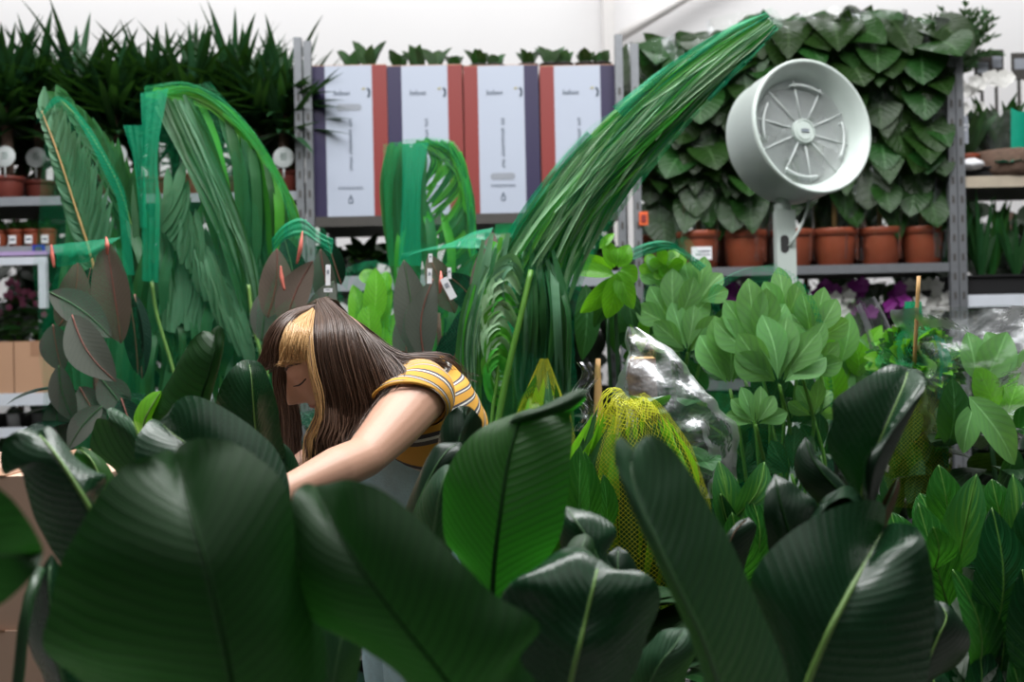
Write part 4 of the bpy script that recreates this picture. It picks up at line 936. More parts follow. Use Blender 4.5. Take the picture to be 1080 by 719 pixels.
# -- small netted palm before the cartons
t, c = plant('netted_palm', 'small arched palm in teal net hanging in front of the second carton', 455, 3.8, 'netted palms')
mb = MB()
ar = cr([(406, 156, 3.76), (425, 149, 3.76), (455, 148, 3.76), (478, 153, 3.76), (491, 185, 3.76), (500, 240, 3.76), (500, 285, 3.76)], 50)
for k in range(30):
    s = int(10+k*1.25); p = ar[s]; q = ar[min(49, s+9)]; f = k/29
    pxblade(mb, [(p[0], p[1], 3.77), (lerp(p[0], 450, .35)+8, p[1]+24+f*10, 3.76), (lerp(p[0], 430, .55)+J(5), p[1]+58+J(8), 3.78)], 5.5, R.choice((0, 1)), roll=J(.3))
for k in range(26):
    s = 8+k; p = ar[s]; q = ar[min(49, s+14)]; pxblade(mb, [(p[0]+J(2), p[1]+J(2), 3.755), (q[0]+J(3)-3, q[1]+J(4), 3.755)], 8, R.choice((0, 1)))
for k in range(20):
    x = 408+k*1.9; pxblade(mb, [(x+J(3)+3, 153+J(3), 3.77), (x+J(3)-1, 200, 3.76), (x+3+J(3), 285+J(20), 3.78)], 9, 0, roll=J(.4))
for k in range(60):
    x = R.uniform(410, 500); y = R.uniform(250, 520); pxblade(mb, [(x, y+70, 3.78), (x+J(8), y, 3.77+J(.05)), (x+J(16), y-45, 3.79)], R.uniform(7, 11), R.choice((0, 0, 1)), roll=J(.5))
mb.build('frond', [M['palm'], M['palmlit']], t)
band('gathered_net', [(424, 152, 3.72), (424, 200, 3.71), (420, 280, 3.72)], [(452, 150, 3.72), (444, 200, 3.71), (444, 280, 3.72)], 'netdense', t)
band('gathered_net', [(404, 152, 3.73), (404, 200, 3.73), (410, 280, 3.73)], [(424, 149, 3.73), (414, 200, 3.73), (416, 280, 3.73)], 'netgreen', t)
band('gathered_net', [(424, 147, 3.74), (460, 145, 3.74), (482, 152, 3.74), (497, 200, 3.74), (504, 270, 3.74)], [(424, 154, 3.73), (458, 153, 3.73), (474, 160, 3.73), (489, 204, 3.73), (497, 270, 3.73)], 'netgreen', t)
mb = MB(); hull(mb, [at(455, 480, 3.8), at(455, 330, 3.8), at(452, 230, 3.79), at(445, 152, 3.78)], [.14, .155, .145, .10], 24, 36, 0, .05, 5, .6, 9.0); mb.build('net_sleeve', M['netpale'], t)
stems(t, c, [at(450, 470, 3.8), at(470, 480, 3.8)], .012)

# -- light green plant in fine net
t, c = plant('bagged_leafy_plant', 'light green plant pressed in fine net between the woman\'s hair and the grey rubber plant', 393, 3.45)
for (b, tip_, w_, Yl, bd, tl) in [((392, 345), (396, 282), 26, 3.36, .05, .1), ((380, 360), (372, 300), 26, 3.37, .05, -.3), ((400, 362), (412, 300), 26, 3.38, -.05, .3), ((392, 372), (388, 318), 28, 3.34, .0, .1), ((412, 385), (416, 330), 26, 3.36, .0, .4), ((374, 378), (368, 330), 24, 3.38, .0, -.4), ((400, 398), (404, 345), 28, 3.35, .05, .2), ((388, 410), (380, 355), 28, 3.36, -.05, .0), ((410, 420), (414, 370), 26, 3.38, 0, .3), ((392, 300), (384, 284), 20, 3.38, 0, -.3), ((404, 310), (408, 286), 20, 3.39, 0, .3)]:
    pxleaf(t, b, tip_, w_, Yl, 'fresh', .02, .25, bd, 'oval', tl, 16, 0, .05)
mb = MB(); understory(mb, c, 1.05, 30, .16, .045, 0, .12, .25, 9); mb.build('lower_leaves', M['philodark'], t)
mb = MB(); hull(mb, [at(394, 480, 3.45), at(394, 380, 3.42), at(394, 310, 3.42), at(396, 276, 3.42)], [.1, .1, .095, .04], 24, 36, 0, .06, 6, .8, 3.0); mb.build('net_sleeve', M['netpale'], t)
band('gathered_net', [(360, 300, 3.38), (362, 285, 3.38), (384, 276, 3.38), (398, 274, 3.38)], [(366, 306, 3.37), (370, 292, 3.37), (386, 283, 3.37), (402, 280, 3.37)], 'net', t)
stems(t, c, [at(393, 400, 3.42)], .009)
q = at(540, 243, 3.55); t2, c2 = plant('bagged_leafy_plant', 'plant whose bright green net peeps out left of the tall netted palm', 538, 3.6)
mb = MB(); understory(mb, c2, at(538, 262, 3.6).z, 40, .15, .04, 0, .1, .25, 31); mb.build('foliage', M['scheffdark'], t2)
band('gathered_net', [(522, 236, 3.5), (524, 252, 3.5), (522, 275, 3.5)], [(552, 234, 3.5), (552, 252, 3.5), (556, 275, 3.5)], 'netgreen', t2)
mb = MB(); hull(mb, [at(538, 460, 3.6), at(538, 330, 3.6), at(538, 270, 3.6), at(538, 240, 3.58)], [.12, .13, .09, .05], 20, 32, 0, .06, 6, .8, 6.0); mb.build('net_sleeve', M['netgreen'], t2)

# -- the tall netted palm sweeping across the picture
t, c = plant('netted_palm', 'tall palm bound in green net, sweeping up to the right past the cartons', 552, 2.9, 'netted palms')
AX = cr([(548, 470, 2.9), (546, 400, 2.9), (552, 335, 2.89), (572, 275, 2.87), (606, 218, 2.85), (652, 160, 2.83), (706, 106, 2.82), (760, 60, 2.82), (820, 17, 2.83)], 80)
RD = [62, 60, 54, 48, 43, 41, 38, 35, 30, 25, 19, 9]
def axp(f, off, dep):
    k = min(78, int(f*79)); p = AX[k]; q = AX[k+1]; d = V((q[0]-p[0], q[1]-p[1])); d.normalize()
    return (p[0]+(-d.y)*off, p[1]+d.x*off, p[2]+dep)
def bundle(mb, n, f0, f1, spread, mats, wpx, dep=.10, tw=.25):
    for k in range(n):
        a = R.uniform(-1, 1); d = -math.sqrt(max(0, 1-a*a))*R.uniform(.5, 1)*dep; s = R.uniform(f0, f1-.25); e = min(1.0, s+R.uniform(.22, .4)); pts = []; drift = J(tw)
        for j in range(5):
            f = lerp(s, e, j/4); aa = a+drift*(j/4-.5); aa = max(-1, min(1, aa))
            pts.append(axp(f, aa*interp(RD, f)*spread, d*interp(RD, f)/60))
        pxblade(mb, pts, wpx*R.uniform(.7, 1.3)*lerp(1, .6, s), R.choice(mats), n=16, roll=J(.9), fold=.8)
mb = MB(); bundle(mb, 420, .28, 1.02, .9, (0, 1, 3, 3, 3), 5, .10, .7)
mb.build('bound_leaflets', [M['palm'], M['palmlit'], M['palmpale'], M['palmwhite']], t)
mb = MB()    # the open fan of curled leaflets on the left side
for k in range(20):
    f = k/19; b = (lerp(552, 536, f)+J(2), lerp(290, 400, f)+J(3)); l = lerp(34, 24, abs(f-.4)*1.6)
    pxblade(mb, [(b[0], b[1], 2.80), (b[0]-l*.45, b[1]-18, 2.77), (b[0]-l*.95+J(3), b[1]-6, 2.765), (b[0]-l*.75, b[1]+22+J(4), 2.775), (b[0]-l*.2, b[1]+30+J(5), 2.79)], 8, R.choice((1, 2, 3, 3)), n=18, roll=J(.3))
for k in range(36):
    x = R.uniform(488, 520); pxblade(mb, [(x+26+J(8), 262+J(20), 2.84+J(.03)), (x+8, 310, 2.81), (x-2, 360+J(10), 2.81), (x+J(6), 440+J(20), 2.84)], R.uniform(6, 10), R.choice((0, 2, 1, 3)), n=16, roll=J(.5))
mb.build('curled_leaflets', [M['palm'], M['palmlit'], M['palmpale'], M['palmwhite']], t)
mb = MB()
for k in range(70):
    x = R.uniform(548, 600); pxblade(mb, [(x*.6+224+J(6), 268+J(20), 2.82+J(.02)), (x+J(3), 330, 2.80+J(.03)), (x+J(4), 400, 2.82), (x+J(6), 455+J(20), 2.85)], R.uniform(5, 9), R.choice((0, 0, 2)), n=14, roll=J(.6))
for k in range(70):
    x = R.uniform(500, 600); pxblade(mb, [(lerp(x, 550, .4), 640+J(60), 2.92+J(.06)), (x+J(5), 520, 2.9+J(.06)), (x+J(8), 400+J(30), 2.9+J(.05))], R.uniform(8, 12), 0, n=12, roll=J(.6))
mb.build('hanging_leaflets', [M['palm'], M['palmlit'], M['palmpale']], t)
for pts, r0 in (([(516, 520, 2.78), (526, 440, 2.77), (538, 380, 2.765), (550, 330, 2.77), (560, 285, 2.79)], .0095), ([(516, 500, 2.78), (519, 440, 2.775), (524, 400, 2.775), (526, 370, 2.78)], .006)):
    mb = MB(); mb.tube([at(*p) for p in pts], [r0, r0*.7], 10, n=24); mb.build('leaf_stalk', M['stem'], t)
mb = MB(); hull(mb, [at(*p) for p in AX[:28]], [x/F*2.9*1.04 for x in RD[:5]], 40, 56, 0, .05, 7, .8, 1.5); mb.build('net_sleeve', M['netpale'], t)
mb = MB(); hull(mb, [at(*p) for p in AX[24:]], [x/F*2.85*1.08 for x in RD[4:]], 60, 48, 0, .10, 6, .8, 2.5, 6.0); mb.build('net_sleeve', M['netpale'], t)
def axband(f0, f1, o0, o1, mat, dep=-.11):
    n = 24; P = []; UV = []
    for i in range(n):
        f = lerp(f0, f1, i/(n-1)); r = interp(RD, f)
        row = [at(*axp(f, lerp(o0, o1, j/6)*r, dep*r/60+.006*math.sin(j*2+i*.4))) for j in range(7)]; P.append(row); UV.append([(j/6*.06, i*.02) for j in range(7)])
    mb = MB(); mb.grid(P, UV); mb.build('gathered_net', M[mat], t)
axband(.22, .60, -1.08, -.86, 'netdense', -.06); axband(.34, .78, .72, 1.12, 'netgreen', -.05); axband(.66, 1.0, -1.1, -.35, 'netdense', -.07); axband(.8, 1.03, .55, 1.15, 'netdense', -.05)
stems(t, c, [at(546, 480, 2.9), at(530, 500, 2.88), at(566, 480, 2.9)], .012)

# -- bright glossy plant
t, c = plant('bright_leafy_plant', 'bright yellow-green glossy leaves right of the tall netted palm', 645, 3.05)
for (b, tip_, w_, Yl, m_, bw, tl) in [((648, 292), (612, 330), 22, 2.98, 'fresh', .08, .3), ((648, 290), (604, 288), 18, 2.98, 'fresh', .1, -.5), ((650, 288), (640, 336), 26, 2.94, 'fresh', .08, .1), ((652, 286), (668, 326), 22, 2.95, 'fresh', .1, -.2), ((654, 284), (672, 296), 22, 2.96, 'fresh', .1, .3), ((652, 282), (664, 258), 22, 3.0, 'fresh', .1, .4), ((648, 282), (636, 252), 20, 3.02, 'fresh', .1, -.4), ((646, 284), (612, 270), 18, 3.04, 'fresh', .1, .3), ((650, 280), (652, 262), 24, 2.97, 'fresh', .12, 0), ((646, 296), (626, 345), 20, 3.02, 'scheffdark', .05, .2), ((655, 300), (668, 350), 24, 3.04, 'scheffdark', .05, .2), ((652, 300), (648, 372), 26, 3.08, 'scheffdark', .05, .1), ((618, 300), (614, 380), 28, 3.1, 'scheffdark', .05, .1), ((632, 262), (648, 246), 10, 3.0, 'fresh', .1, .3), ((668, 320), (676, 372), 22, 3.06, 'fresh', .05, .3)]:
    pxleaf(t, b, tip_, w_, Yl, m_, J(.04), .3, J(.05), 'oval', tl, 16, 0, bw)
mb = MB(); understory(mb, c, 1.15, 34, .18, .045, 0, .1, .25, 13); mb.build('lower_leaves', M['philodark'], t)
band('gathered_net', [(601, 262, 3.06), (604, 282, 3.06)], [(624, 258, 3.06), (626, 278, 3.06)], 'netdense', t)
stems(t, c, [at(648, 300, 3.02), at(640, 330, 3.06)], .009)
c = at(632, 470, 2.85); c.z = 0; t = thing('moss_pole_plant', 'bare brown moss pole with a tapered tip below the bright glossy leaves', 'plant', c); pot(t, c, .1, .2, 'blackpot')
mb = MB(); a = at(631, 378, 2.85); mb.tube([c+V((0, 0, .15)), V((c.x, c.y, a.z-.10)), V((c.x, c.y, a.z-.035)), a], [.026, .025, .022, .006], 14, n=40); mb.build('moss_pole', M['bamboo'], t)
mb = MB(); understory(mb, c, .85, 26, .17, .045, 0, .1, .2, 15); mb.build('leaves', M['scheffdark'], t)

# -- schefflera plants
def palmate(mb, hub, Y, n, rpx, a0, a1, m=0, w=.38, stalk=None):
    for k in range(n):
        a = math.radians(lerp(a0, a1, k/(n-1))+J(5)); e = 1-.25*abs(k/(n-1)-.5)*2; L = rpx*e*R.uniform(.92, 1.06)
        pxleaf(mb, (hub[0]+math.cos(a)*rpx*.08, hub[1]-math.sin(a)*rpx*.08), (hub[0]+math.cos(a)*L, hub[1]-math.sin(a)*L), rpx*w, Y+J(.012), None, J(.02), .15, J(.05), 'obov', J(.3), 14, m, .05)
    if stalk: mb.tube([at(hub[0], hub[1], Y+.002)]+[at(*p) for p in stalk], [.0042, .005], 6, 2, n=16)
t, c = plant('netted_schefflera', 'netted plant with pressed pale green leaves below the terracotta pots, left of the fan post', 715, 3.15, 'netted umbrella-leaved plants')
for (hub, n, r, a0, a1, Y_, m_) in [((712, 345), 5, 62, 40, 150, 3.04, 0), ((735, 320), 5, 50, 20, 140, 3.06, 0), ((700, 300), 4, 38, 30, 160, 3.08, 0), ((725, 372), 6, 58, 30, 160, 3.03, 0), ((742, 365), 5, 50, 0, 110, 3.08, 1), ((690, 370), 5, 48, 50, 190, 3.08, 1), ((715, 300), 5, 36, 10, 170, 3.1, 0)]:
    mb = MB(); palmate(mb, hub, Y_, n, r, a0, a1, m_, .42, [((hub[0]+715)/2, hub[1]+60, 3.12), (715, 470, 3.14)]); mb.build('palmate_leaf', [M['scheff'], M['scheffdark'], M['stem']], t)
mb = MB()
for k in range(14): palmate(mb, (R.uniform(675, 760), R.uniform(360, 520)), 3.14+J(.06), 5, 50, 200, 340, 1, .4)
for k in range(5): palmate(mb, (R.uniform(690, 735), R.uniform(280, 296)), 3.08+J(.04), 4, 26, 20, 160, 3, .5)
mb.build('lower_leaves', [M['scheff'], M['scheffdark'], M['stem'], M['fresh']], t)
mb = MB(); hull(mb, [at(715, 520, 3.14), at(715, 420, 3.13), at(718, 340, 3.12), at(716, 285, 3.12), at(705, 256, 3.12)], [.12, .14, .125, .105, .05], 28, 40, 0, .06, 6, .7, 2.2); mb.build('net_sleeve', M['netpale'], t)
band('gathered_net', [(664, 262, 3.04), (690, 254, 3.04), (710, 256, 3.04), (745, 280, 3.04)], [(668, 274, 3.03), (692, 266, 3.03), (712, 264, 3.03), (738, 286, 3.03)], 'netdense', t)
stems(t, c, [at(715, 460, 3.14)], .012)
t, c = plant('netted_schefflera', 'large netted plant of pressed hand-shaped leaves on thin stalks, right of the fan post foot', 815, 2.8, 'netted umbrella-leaved plants')
for (hub, n, r, a0, a1, Y_, m_) in [((822, 406), 6, 82, 32, 150, 2.66, 0), ((797, 448), 6, 46, 25, 165, 2.64, 0), ((846, 396), 5, 60, 20, 120, 2.68, 0), ((800, 380), 5, 84, 60, 135, 2.70, 0), ((770, 410), 4, 90, 70, 120, 2.72, 0), ((856, 360), 5, 62, 30, 130, 2.73, 0), ((828, 340), 5, 56, 40, 150, 2.74, 0), ((858, 440), 5, 42, 20, 150, 2.72, 0), ((812, 440), 6, 56, 15, 165, 2.75, 1), ((786, 400), 5, 60, 30, 160, 2.76, 1), ((838, 450), 6, 60, 15, 165, 2.77, 1), ((815, 380), 5, 60, 30, 150, 2.78, 1), ((835, 500), 5, 50, 30, 150, 2.70, 1), ((775, 500), 5, 44, 30, 150, 2.74, 1), ((865, 480), 5, 46, 30, 150, 2.74, 1)]:
    mb = MB(); palmate(mb, hub, Y_, n, r, a0, a1, m_, .40, [(hub[0]+12, hub[1]+60, 2.72), (lerp(hub[0], 815, .6), hub[1]+170, 2.78)]); mb.build('palmate_leaf', [M['scheff'], M['scheffdark'], M['stem']], t)
mb = MB()
for k in range(18): palmate(mb, (R.uniform(762, 872), R.uniform(430, 640)), 2.83+J(.05), 5, 52, 200, 340, 1, .4)
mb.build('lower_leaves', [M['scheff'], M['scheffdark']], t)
mb = MB(); hull(mb, [at(815, 640, 2.8), at(815, 500, 2.8), at(815, 400, 2.79), at(815, 320, 2.79), at(806, 280, 2.79)], [.13, .155, .15, .12, .03], 30, 44, 0, .05, 6, .75, 3.7); mb.build('net_sleeve', M['netpale'], t)
band('gathered_net', [(746, 314, 2.68), (752, 300, 2.68), (790, 282, 2.68), (830, 284, 2.68), (856, 310, 2.68), (872, 360, 2.69), (880, 430, 2.7)], [(752, 322, 2.67), (758, 308, 2.67), (792, 288, 2.67), (828, 291, 2.67), (851, 315, 2.67), (867, 362, 2.68), (876, 430, 2.69)], 'net', t, 44)
stems(t, c, [at(815, 560, 2.8)], .012)

# -- polythene-wrapped pole plant
c = at(690, 480, 2.5); c.z = 0; t = thing('wrapped_pole_plant', 'plant with a thick brown moss pole inside crumpled clear polythene', 'plant', c); pot(t, c, .12, .2, 'blackpot')
mb = MB(); a = at(677, 378, 2.5); cx = a.x; mb.tube([V((cx, 2.5, .12)), V((cx, 2.5, a.z-.02)), a], [.034, .034, .032], 18, n=50)
for i, p in enumerate(mb.v): mb.v[i] = p+V((1, 0, 0))*.006*noise.noise(p*60)+V((0, 1, 0))*.006*noise.noise(p*50+V((5, 5, 5)))
mb.lathe([(.001, .004), (.024, .004), (.03, .0)], a, 18, 1); mb.build('moss_pole', [M['trunk'], M['bamboo']], t)
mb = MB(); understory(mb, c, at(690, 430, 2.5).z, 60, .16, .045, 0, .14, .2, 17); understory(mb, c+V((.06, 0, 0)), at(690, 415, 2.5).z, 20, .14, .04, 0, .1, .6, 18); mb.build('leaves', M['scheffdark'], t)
mb = MB(); P = []; UV = []
for i in range(34):
    u = i/33; row = []
    for j in range(41):
        a = 2*math.pi*(j % 40)/40; r = interp([.015, .055, .10, .13, .125, .12], u); cen = at(lerp(668, 712, min(1, u*1.8)), lerp(344, 520, u), 2.5)
        p = cen+V((math.cos(a)*r, math.sin(a)*r*.8-.01, 0)); nz = noise.noise(p*13)*.026+noise.noise(p*34)*.010; row.append(p+V((math.cos(a), math.sin(a), .3))*nz)
    P.append(row)
mb.grid(P); mb.build('polythene_wrap', M['filmw'], t)
mb = MB(); P = []
for i in range(14):
    P.append([at(lerp(608, 628, j/9)+6*math.sin(i*.8), lerp(382, 455, i/13), 2.35)+V((0, .03*noise.noise(V((i*.5, j*.6, 2))), 0)) for j in range(10)])
mb.grid(P); mb.build('polythene_end', M['filmw'], t)

# -- yellow netted plants
def yellow(label, px, Y, axis, rads, nleaf, y0, y1, spread, seed, wpx, crest=True):
    t, c = plant('yellow_netted_plant', label, px, Y, 'plants in yellow net')
    mb = MB(); r = random.Random(seed)
    for k in range(nleaf):
        x = px+r.uniform(-spread, spread); pxblade(mb, [(lerp(x, px, .5), y1+r.uniform(30, 120), Y+r.uniform(-.04, .05)), (x+r.uniform(-6, 6), lerp(y0, y1, .6), Y+r.uniform(-.06, .04)), (lerp(x, px, .35)+r.uniform(-4, 4), y0+r.uniform(4, 34), Y+r.uniform(-.04, .03))], wpx*r.uniform(.7, 1.2), k % 2, n=14, roll=r.uniform(-.7, .7), fold=.35, tip=.6)
    mb.build('foliage', [M['scheffdark'], M['fresh']], t)
    mb = MB(); hull(mb, [at(*p) for p in axis], rads, 40, 48, 0, .09, 8, .75, seed); mb.build('net_sleeve', M['nety'], t)
    if not crest: return t
    mb = MB(); top = at(*axis[-1]); q = at(axis[-2][0], axis[-2][1], axis[-2][2])
    for k in range(12):
        a = 2*math.pi*k/12+r.uniform(-.1, .1); e = q+V((math.cos(a)*rads[-2]*.66, math.sin(a)*rads[-2]*.5, r.uniform(-.03, .02)))
        pts = cr([top+V((r.uniform(-.02, .02), r.uniform(-.02, .0), r.uniform(-.004, .012))), lerp(top, e, .5)+V((0, -.004, .012)), e], 12)
        mb.tube(pts, [.0012, .0009], 5)
    mb.build('gathered_cords', M['ycord'], t)
    mb = MB(); hull(mb, [q+V((0, 0, .004)), lerp(q, top, .6), top+V((0, 0, .002)), top+V((.012, 0, .014))], [rads[-2]*.62, rads[-2]*.55, rads[-1]*.95, rads[-1]*.3], 18, 48, 0, .10, 9, .8, seed+1, 14); mb.build('net_gather', M['netyd'], t)
    stems(t, c, [at(px, y1, Y)], .01)
    return t
t = yellow('plant gathered under bright yellow net behind the tall slanting matte leaf', 668, 2.15, [(676, 640, 2.15), (674, 570, 2.15), (670, 500, 2.15), (664, 450, 2.15), (654, 424, 2.15)], [.12, .135, .128, .10, .045], 90, 424, 560, 62, 21, 14)
t = yellow('slim plant in yellow net rising behind the broad backlit leaf', 572, 2.42, [(572, 560, 2.42), (572, 470, 2.42), (573, 410, 2.42), (574, 378, 2.42)], [.075, .08, .06, .008], 12, 384, 480, 26, 23, 26, False)
t, c = plant('young_leaf_plant', 'plant with a folded pod-like green leaf between broad leaf and yellow net', 612, 1.95)
for (b, tip_, w_, Yl, bd, tl) in [((610, 560), (612, 470), 34, 1.9, .05, .6), ((622, 560), (616, 476), 26, 1.92, -.05, -.7), ((604, 570), (603, 486), 24, 1.93, 0, .2), ((640, 560), (636, 500), 22, 1.96, 0, -.3)]: pxleaf(t, b, tip_, w_, Yl, 'cala', 0, .5, bd, 'oval', tl, 18, 0, .08)
mb = MB(); understory(mb, c, .75, 40, .2, .05, 0, .1, .2, 33); mb.build('lower_leaves', M['philodark'], t)

# -- right-hand wrapped plants
t, c = plant('cellophane_plant', 'light green plant in cellophane behind the tall dark right leaf, beneath the orchids', 893, 3.2, 'cellophane-wrapped plants')
for k in range(26):
    b = (893+J(16), R.uniform(380, 440)); tp = (b[0]+J(34), b[1]-R.uniform(40, 64)); pxleaf(t, b, tp, R.uniform(24, 32), 3.14+J(.06), 'fresh' if k % 4 == 0 else 'scheff', J(.03), .2, J(.06), 'oval', J(.5), 14, 0, .06)
mb = MB(); understory(mb, c, .95, 40, .2, .055, 0, .12, .2, 41); mb.build('lower_leaves', M['philodark'], t)
mb = MB(); hull(mb, [at(893, 560, 3.2), at(893, 430, 3.2), at(893, 370, 3.19), at(880, 325, 3.18)], [.13, .14, .13, .10], 26, 40, 0, .12, 6, .8, 6.1); mb.build('cellophane_sleeve', M['filmw'], t)
t, c = plant('caned_plant', 'round bush in green net tied to a bamboo cane', 965, 2.75)
mb = MB(); r = random.Random(51)
for k in range(420):
    a = r.uniform(0, 6.283); e = r.uniform(-.9, 1.4); d = V((math.cos(a)*math.cos(e), math.sin(a)*math.cos(e), math.sin(e))); ce = at(965, 388, 2.75)
    mb.blade(ce+V((d.x*.06, d.y*.05, d.z*.05)), d+V((0, 0, .2)), (d.x*.3, -.7, .6), r.uniform(.045, .07), .018, .3, 4, .2, k % 2, 'oval')
mb.build('foliage', [M['cala'], M['fresh']], t)
mb = MB()
for k in range(90):
    x = r.uniform(938, 996); y = r.uniform(420, 560); pxleaf(mb, (x, y), (x+r.uniform(-20, 20), y-r.uniform(30, 50)), 18, 2.75+r.uniform(-.06, .06), None, 0, .2, 0, 'oval', r.uniform(-.6, .6), 10, k % 2, .05)
mb.build('lower_leaves', [M['cala'], M['scheffdark']], t)
mb = MB(); hull(mb, [at(965, 425, 2.75), at(965, 405, 2.75), at(965, 378, 2.75), at(964, 358, 2.74), at(963, 346, 2.74), at(963, 318, 2.74)], [.06, .102, .108, .072, .024, .019], 36, 40, 0, .06, 6, .85, 1.7); mb.build('net_sleeve', M['netgreen'], t)
band('gathered_net', [(985, 352, 2.66), (992, 380, 2.655), (988, 420, 2.66)], [(996, 358, 2.68), (1004, 384, 2.68), (998, 425, 2.68)], 'netdense', t)
mb = MB(); hull(mb, [at(963, 352, 2.73), at(963, 318, 2.73)], [.024, .018], 12, 30, 0, .1, 6, .8, 1.2); mb.build('net_gather', M['netdense'], t)
mb = MB(); hull(mb, [at(966, 530, 2.72), at(966, 470, 2.70), at(963, 420, 2.70), at(958, 396, 2.70)], [.06, .085, .075, .04], 26, 40, 0, .09, 7, .8, 8.8); mb.build('yellow_net', M['nety2'], t)
band('gathered_net', [(986, 430, 2.66), (990, 460, 2.65), (996, 490, 2.66)], [(992, 430, 2.66), (1000, 465, 2.65), (1002, 495, 2.66)], 'net', t)
mb = MB(); mb.tube([at(969, 291, 2.64), at(965, 372, 2.665), at(963, 430, 2.76), c+V((0, 0, .2))], [.0048, .0048], 8, n=30); mb.build('bamboo_cane', M['bamboo'], t)
t, c = plant('cellophane_plant', 'large plant in crumpled cellophane at the right edge', 1050, 2.7, 'cellophane-wrapped plants')
for (b, tip_, w_, Yl, m_, tl) in [((1022, 418), (1070, 490), 40, 2.5, 'scheff', .3), ((1028, 425), (1016, 478), 26, 2.54, 'scheff', -.3), ((1000, 470), (1004, 398), 36, 2.58, 'scheffdark', .2), ((1060, 450), (1078, 395), 34, 2.6, 'fresh', .4), ((1040, 400), (1062, 350), 40, 2.68, 'scheff', .3), ((1030, 400), (1020, 350), 40, 2.68, 'scheff', -.3), ((1075, 420), (1095, 360), 40, 2.66, 'scheff', .3), ((1050, 430), (1030, 385), 30, 2.6, 'fresh', .3), ((1072, 455), (1100, 430), 36, 2.55, 'cala', .3), ((1070, 470), (1052, 520), 30, 2.55, 'scheffdark', .3), ((1010, 440), (985, 470), 30, 2.6, 'scheffdark', .3), ((1065, 390), (1040, 350), 30, 2.72, 'scheff', .3)]:
    pxleaf(t, b, tip_, w_, Yl, m_, J(.03), .25, J(.06), 'oval', tl, 16, 0, .07)
mb = MB(); understory(mb, c, 1.0, 70, .2, .055, 0, .2, .2, 61); mb.build('lower_leaves', M['philodark'], t)
mb = MB(); P = []
for i in range(34):
    u = i/33; row = []
    for j in range(49):
        a = 2*math.pi*(j % 48)/48; r_ = interp([.20, .175, .16, .165, .15, .13], u); cen = at(1046, lerp(326, 470, u), 2.7)
        p = cen+V((math.cos(a)*r_, math.sin(a)*r_*.9, 0)); nz = .03-abs(noise.noise(p*8))*.09+noise.noise(p*22)*.014; row.append(p+V((math.cos(a), math.sin(a), .2))*nz)
    P.append(row)
mb.grid(P); mb.build('cellophane_sleeve', M['filmw'], t)
stems(t, c, [at(1040, 420, 2.68)], .01)

# -- calatheas
def calathea(label, px, Y, leaves, seed, h=.75, n=40, potr=.12):
    t, c = plant('calathea', label, px, Y, 'feather-veined leafy plants', potr=potr)
    for (b, tip_, w_, Yl, m_, bd, tl) in leaves:
        pxleaf(t, b, tip_, w_, Yl, m_, J(.03), .22, bd+J(.08), 'oval', tl+J(.3), 20, 0, .12, 'leaf', .0016, 'stem')
    mb = MB(); understory(mb, c, h, n, .2, .055, 0, .15, .18, seed); mb.build('lower_leaves', M['philodark'], t)
    return t
calathea('feather-patterned plant between the matte leaf and the big dark right leaf', 775, 1.95, [((768, 565), (758, 486), 32, 1.88, 'calavar', .05, .3), ((775, 545), (806, 487), 34, 1.87, 'calavar', .1, -.2), ((775, 620), (772, 540), 44, 1.84, 'cala', 0, .2), ((795, 600), (790, 520), 36, 1.86, 'cala', .05, -.3), ((795, 640), (800, 560), 30, 1.9, 'cala', 0, .1), ((780, 580), (760, 520), 30, 1.9, 'caladark', 0, .3), ((790, 660), (776, 590), 34, 1.88, 'cala', 0, .1), ((810, 620), (815, 540), 34, 1.92, 'caladark', 0, .2)], 71)
calathea('broad feather-veined plant just right of the big dark leaf', 1010, 1.9, [((1040, 690), (1046, 535), 62, 1.72, 'caladark', .04, .25), ((1000, 640), (968, 530), 52, 1.78, 'cala', -.08, -.2), ((1010, 600), (1030, 500), 44, 1.84, 'calavar', .06, .3), ((985, 600), (984, 555), 40, 1.75, 'cala', 0, .1), ((1030, 720), (1004, 600), 54, 1.7, 'cala', .05, -.3), ((1040, 760), (1060, 640), 50, 1.74, 'caladark', 0, .2), ((1000, 560), (990, 490), 40, 1.9, 'cala', 0, .4), ((1000, 740), (990, 620), 46, 1.8, 'caladark', 0, .3), ((1020, 790), (1030, 670), 56, 1.68, 'caladark', 0, -.1), ((990, 800), (985, 690), 50, 1.72, 'caladark', 0, -.1)], 73)
calathea('feather-veined plant at the lower right edge', 1085, 1.85, [((1075, 620), (1092, 515), 46, 1.78, 'caladark', 0, .3), ((1060, 600), (1068, 500), 40, 1.82, 'calavar', .05, -.2), ((1090, 720), (1078, 600), 54, 1.7, 'caladark', .04, .3), ((1080, 800), (1066, 690), 52, 1.68, 'cala', 0, -.2), ((1095, 660), (1100, 560), 50, 1.74, 'cala', 0, -.2), ((1060, 560), (1046, 505), 38, 1.86, 'cala', 0, .3), ((1070, 690), (1054, 590), 44, 1.76, 'cala', 0, .3)], 75)
calathea('low leafy plant beneath the cellophane plant at right', 1020, 2.3, [((1010, 560), (1000, 520), 40, 2.26, 'cala', .1, .3), ((1045, 555), (1030, 510), 36, 2.24, 'calavar', .1, -.2), ((1060, 560), (1068, 515), 36, 2.22, 'cala', .05, .3), ((985, 570), (970, 520), 40, 2.2, 'cala', 0, .2), ((1040, 600), (1010, 560), 40, 2.2, 'caladark', 0, .2), ((1075, 540), (1088, 500), 40, 2.25, 'caladark', 0, .2), ((960, 590), (940, 540), 40, 2.2, 'cala', 0, .2)], 77)
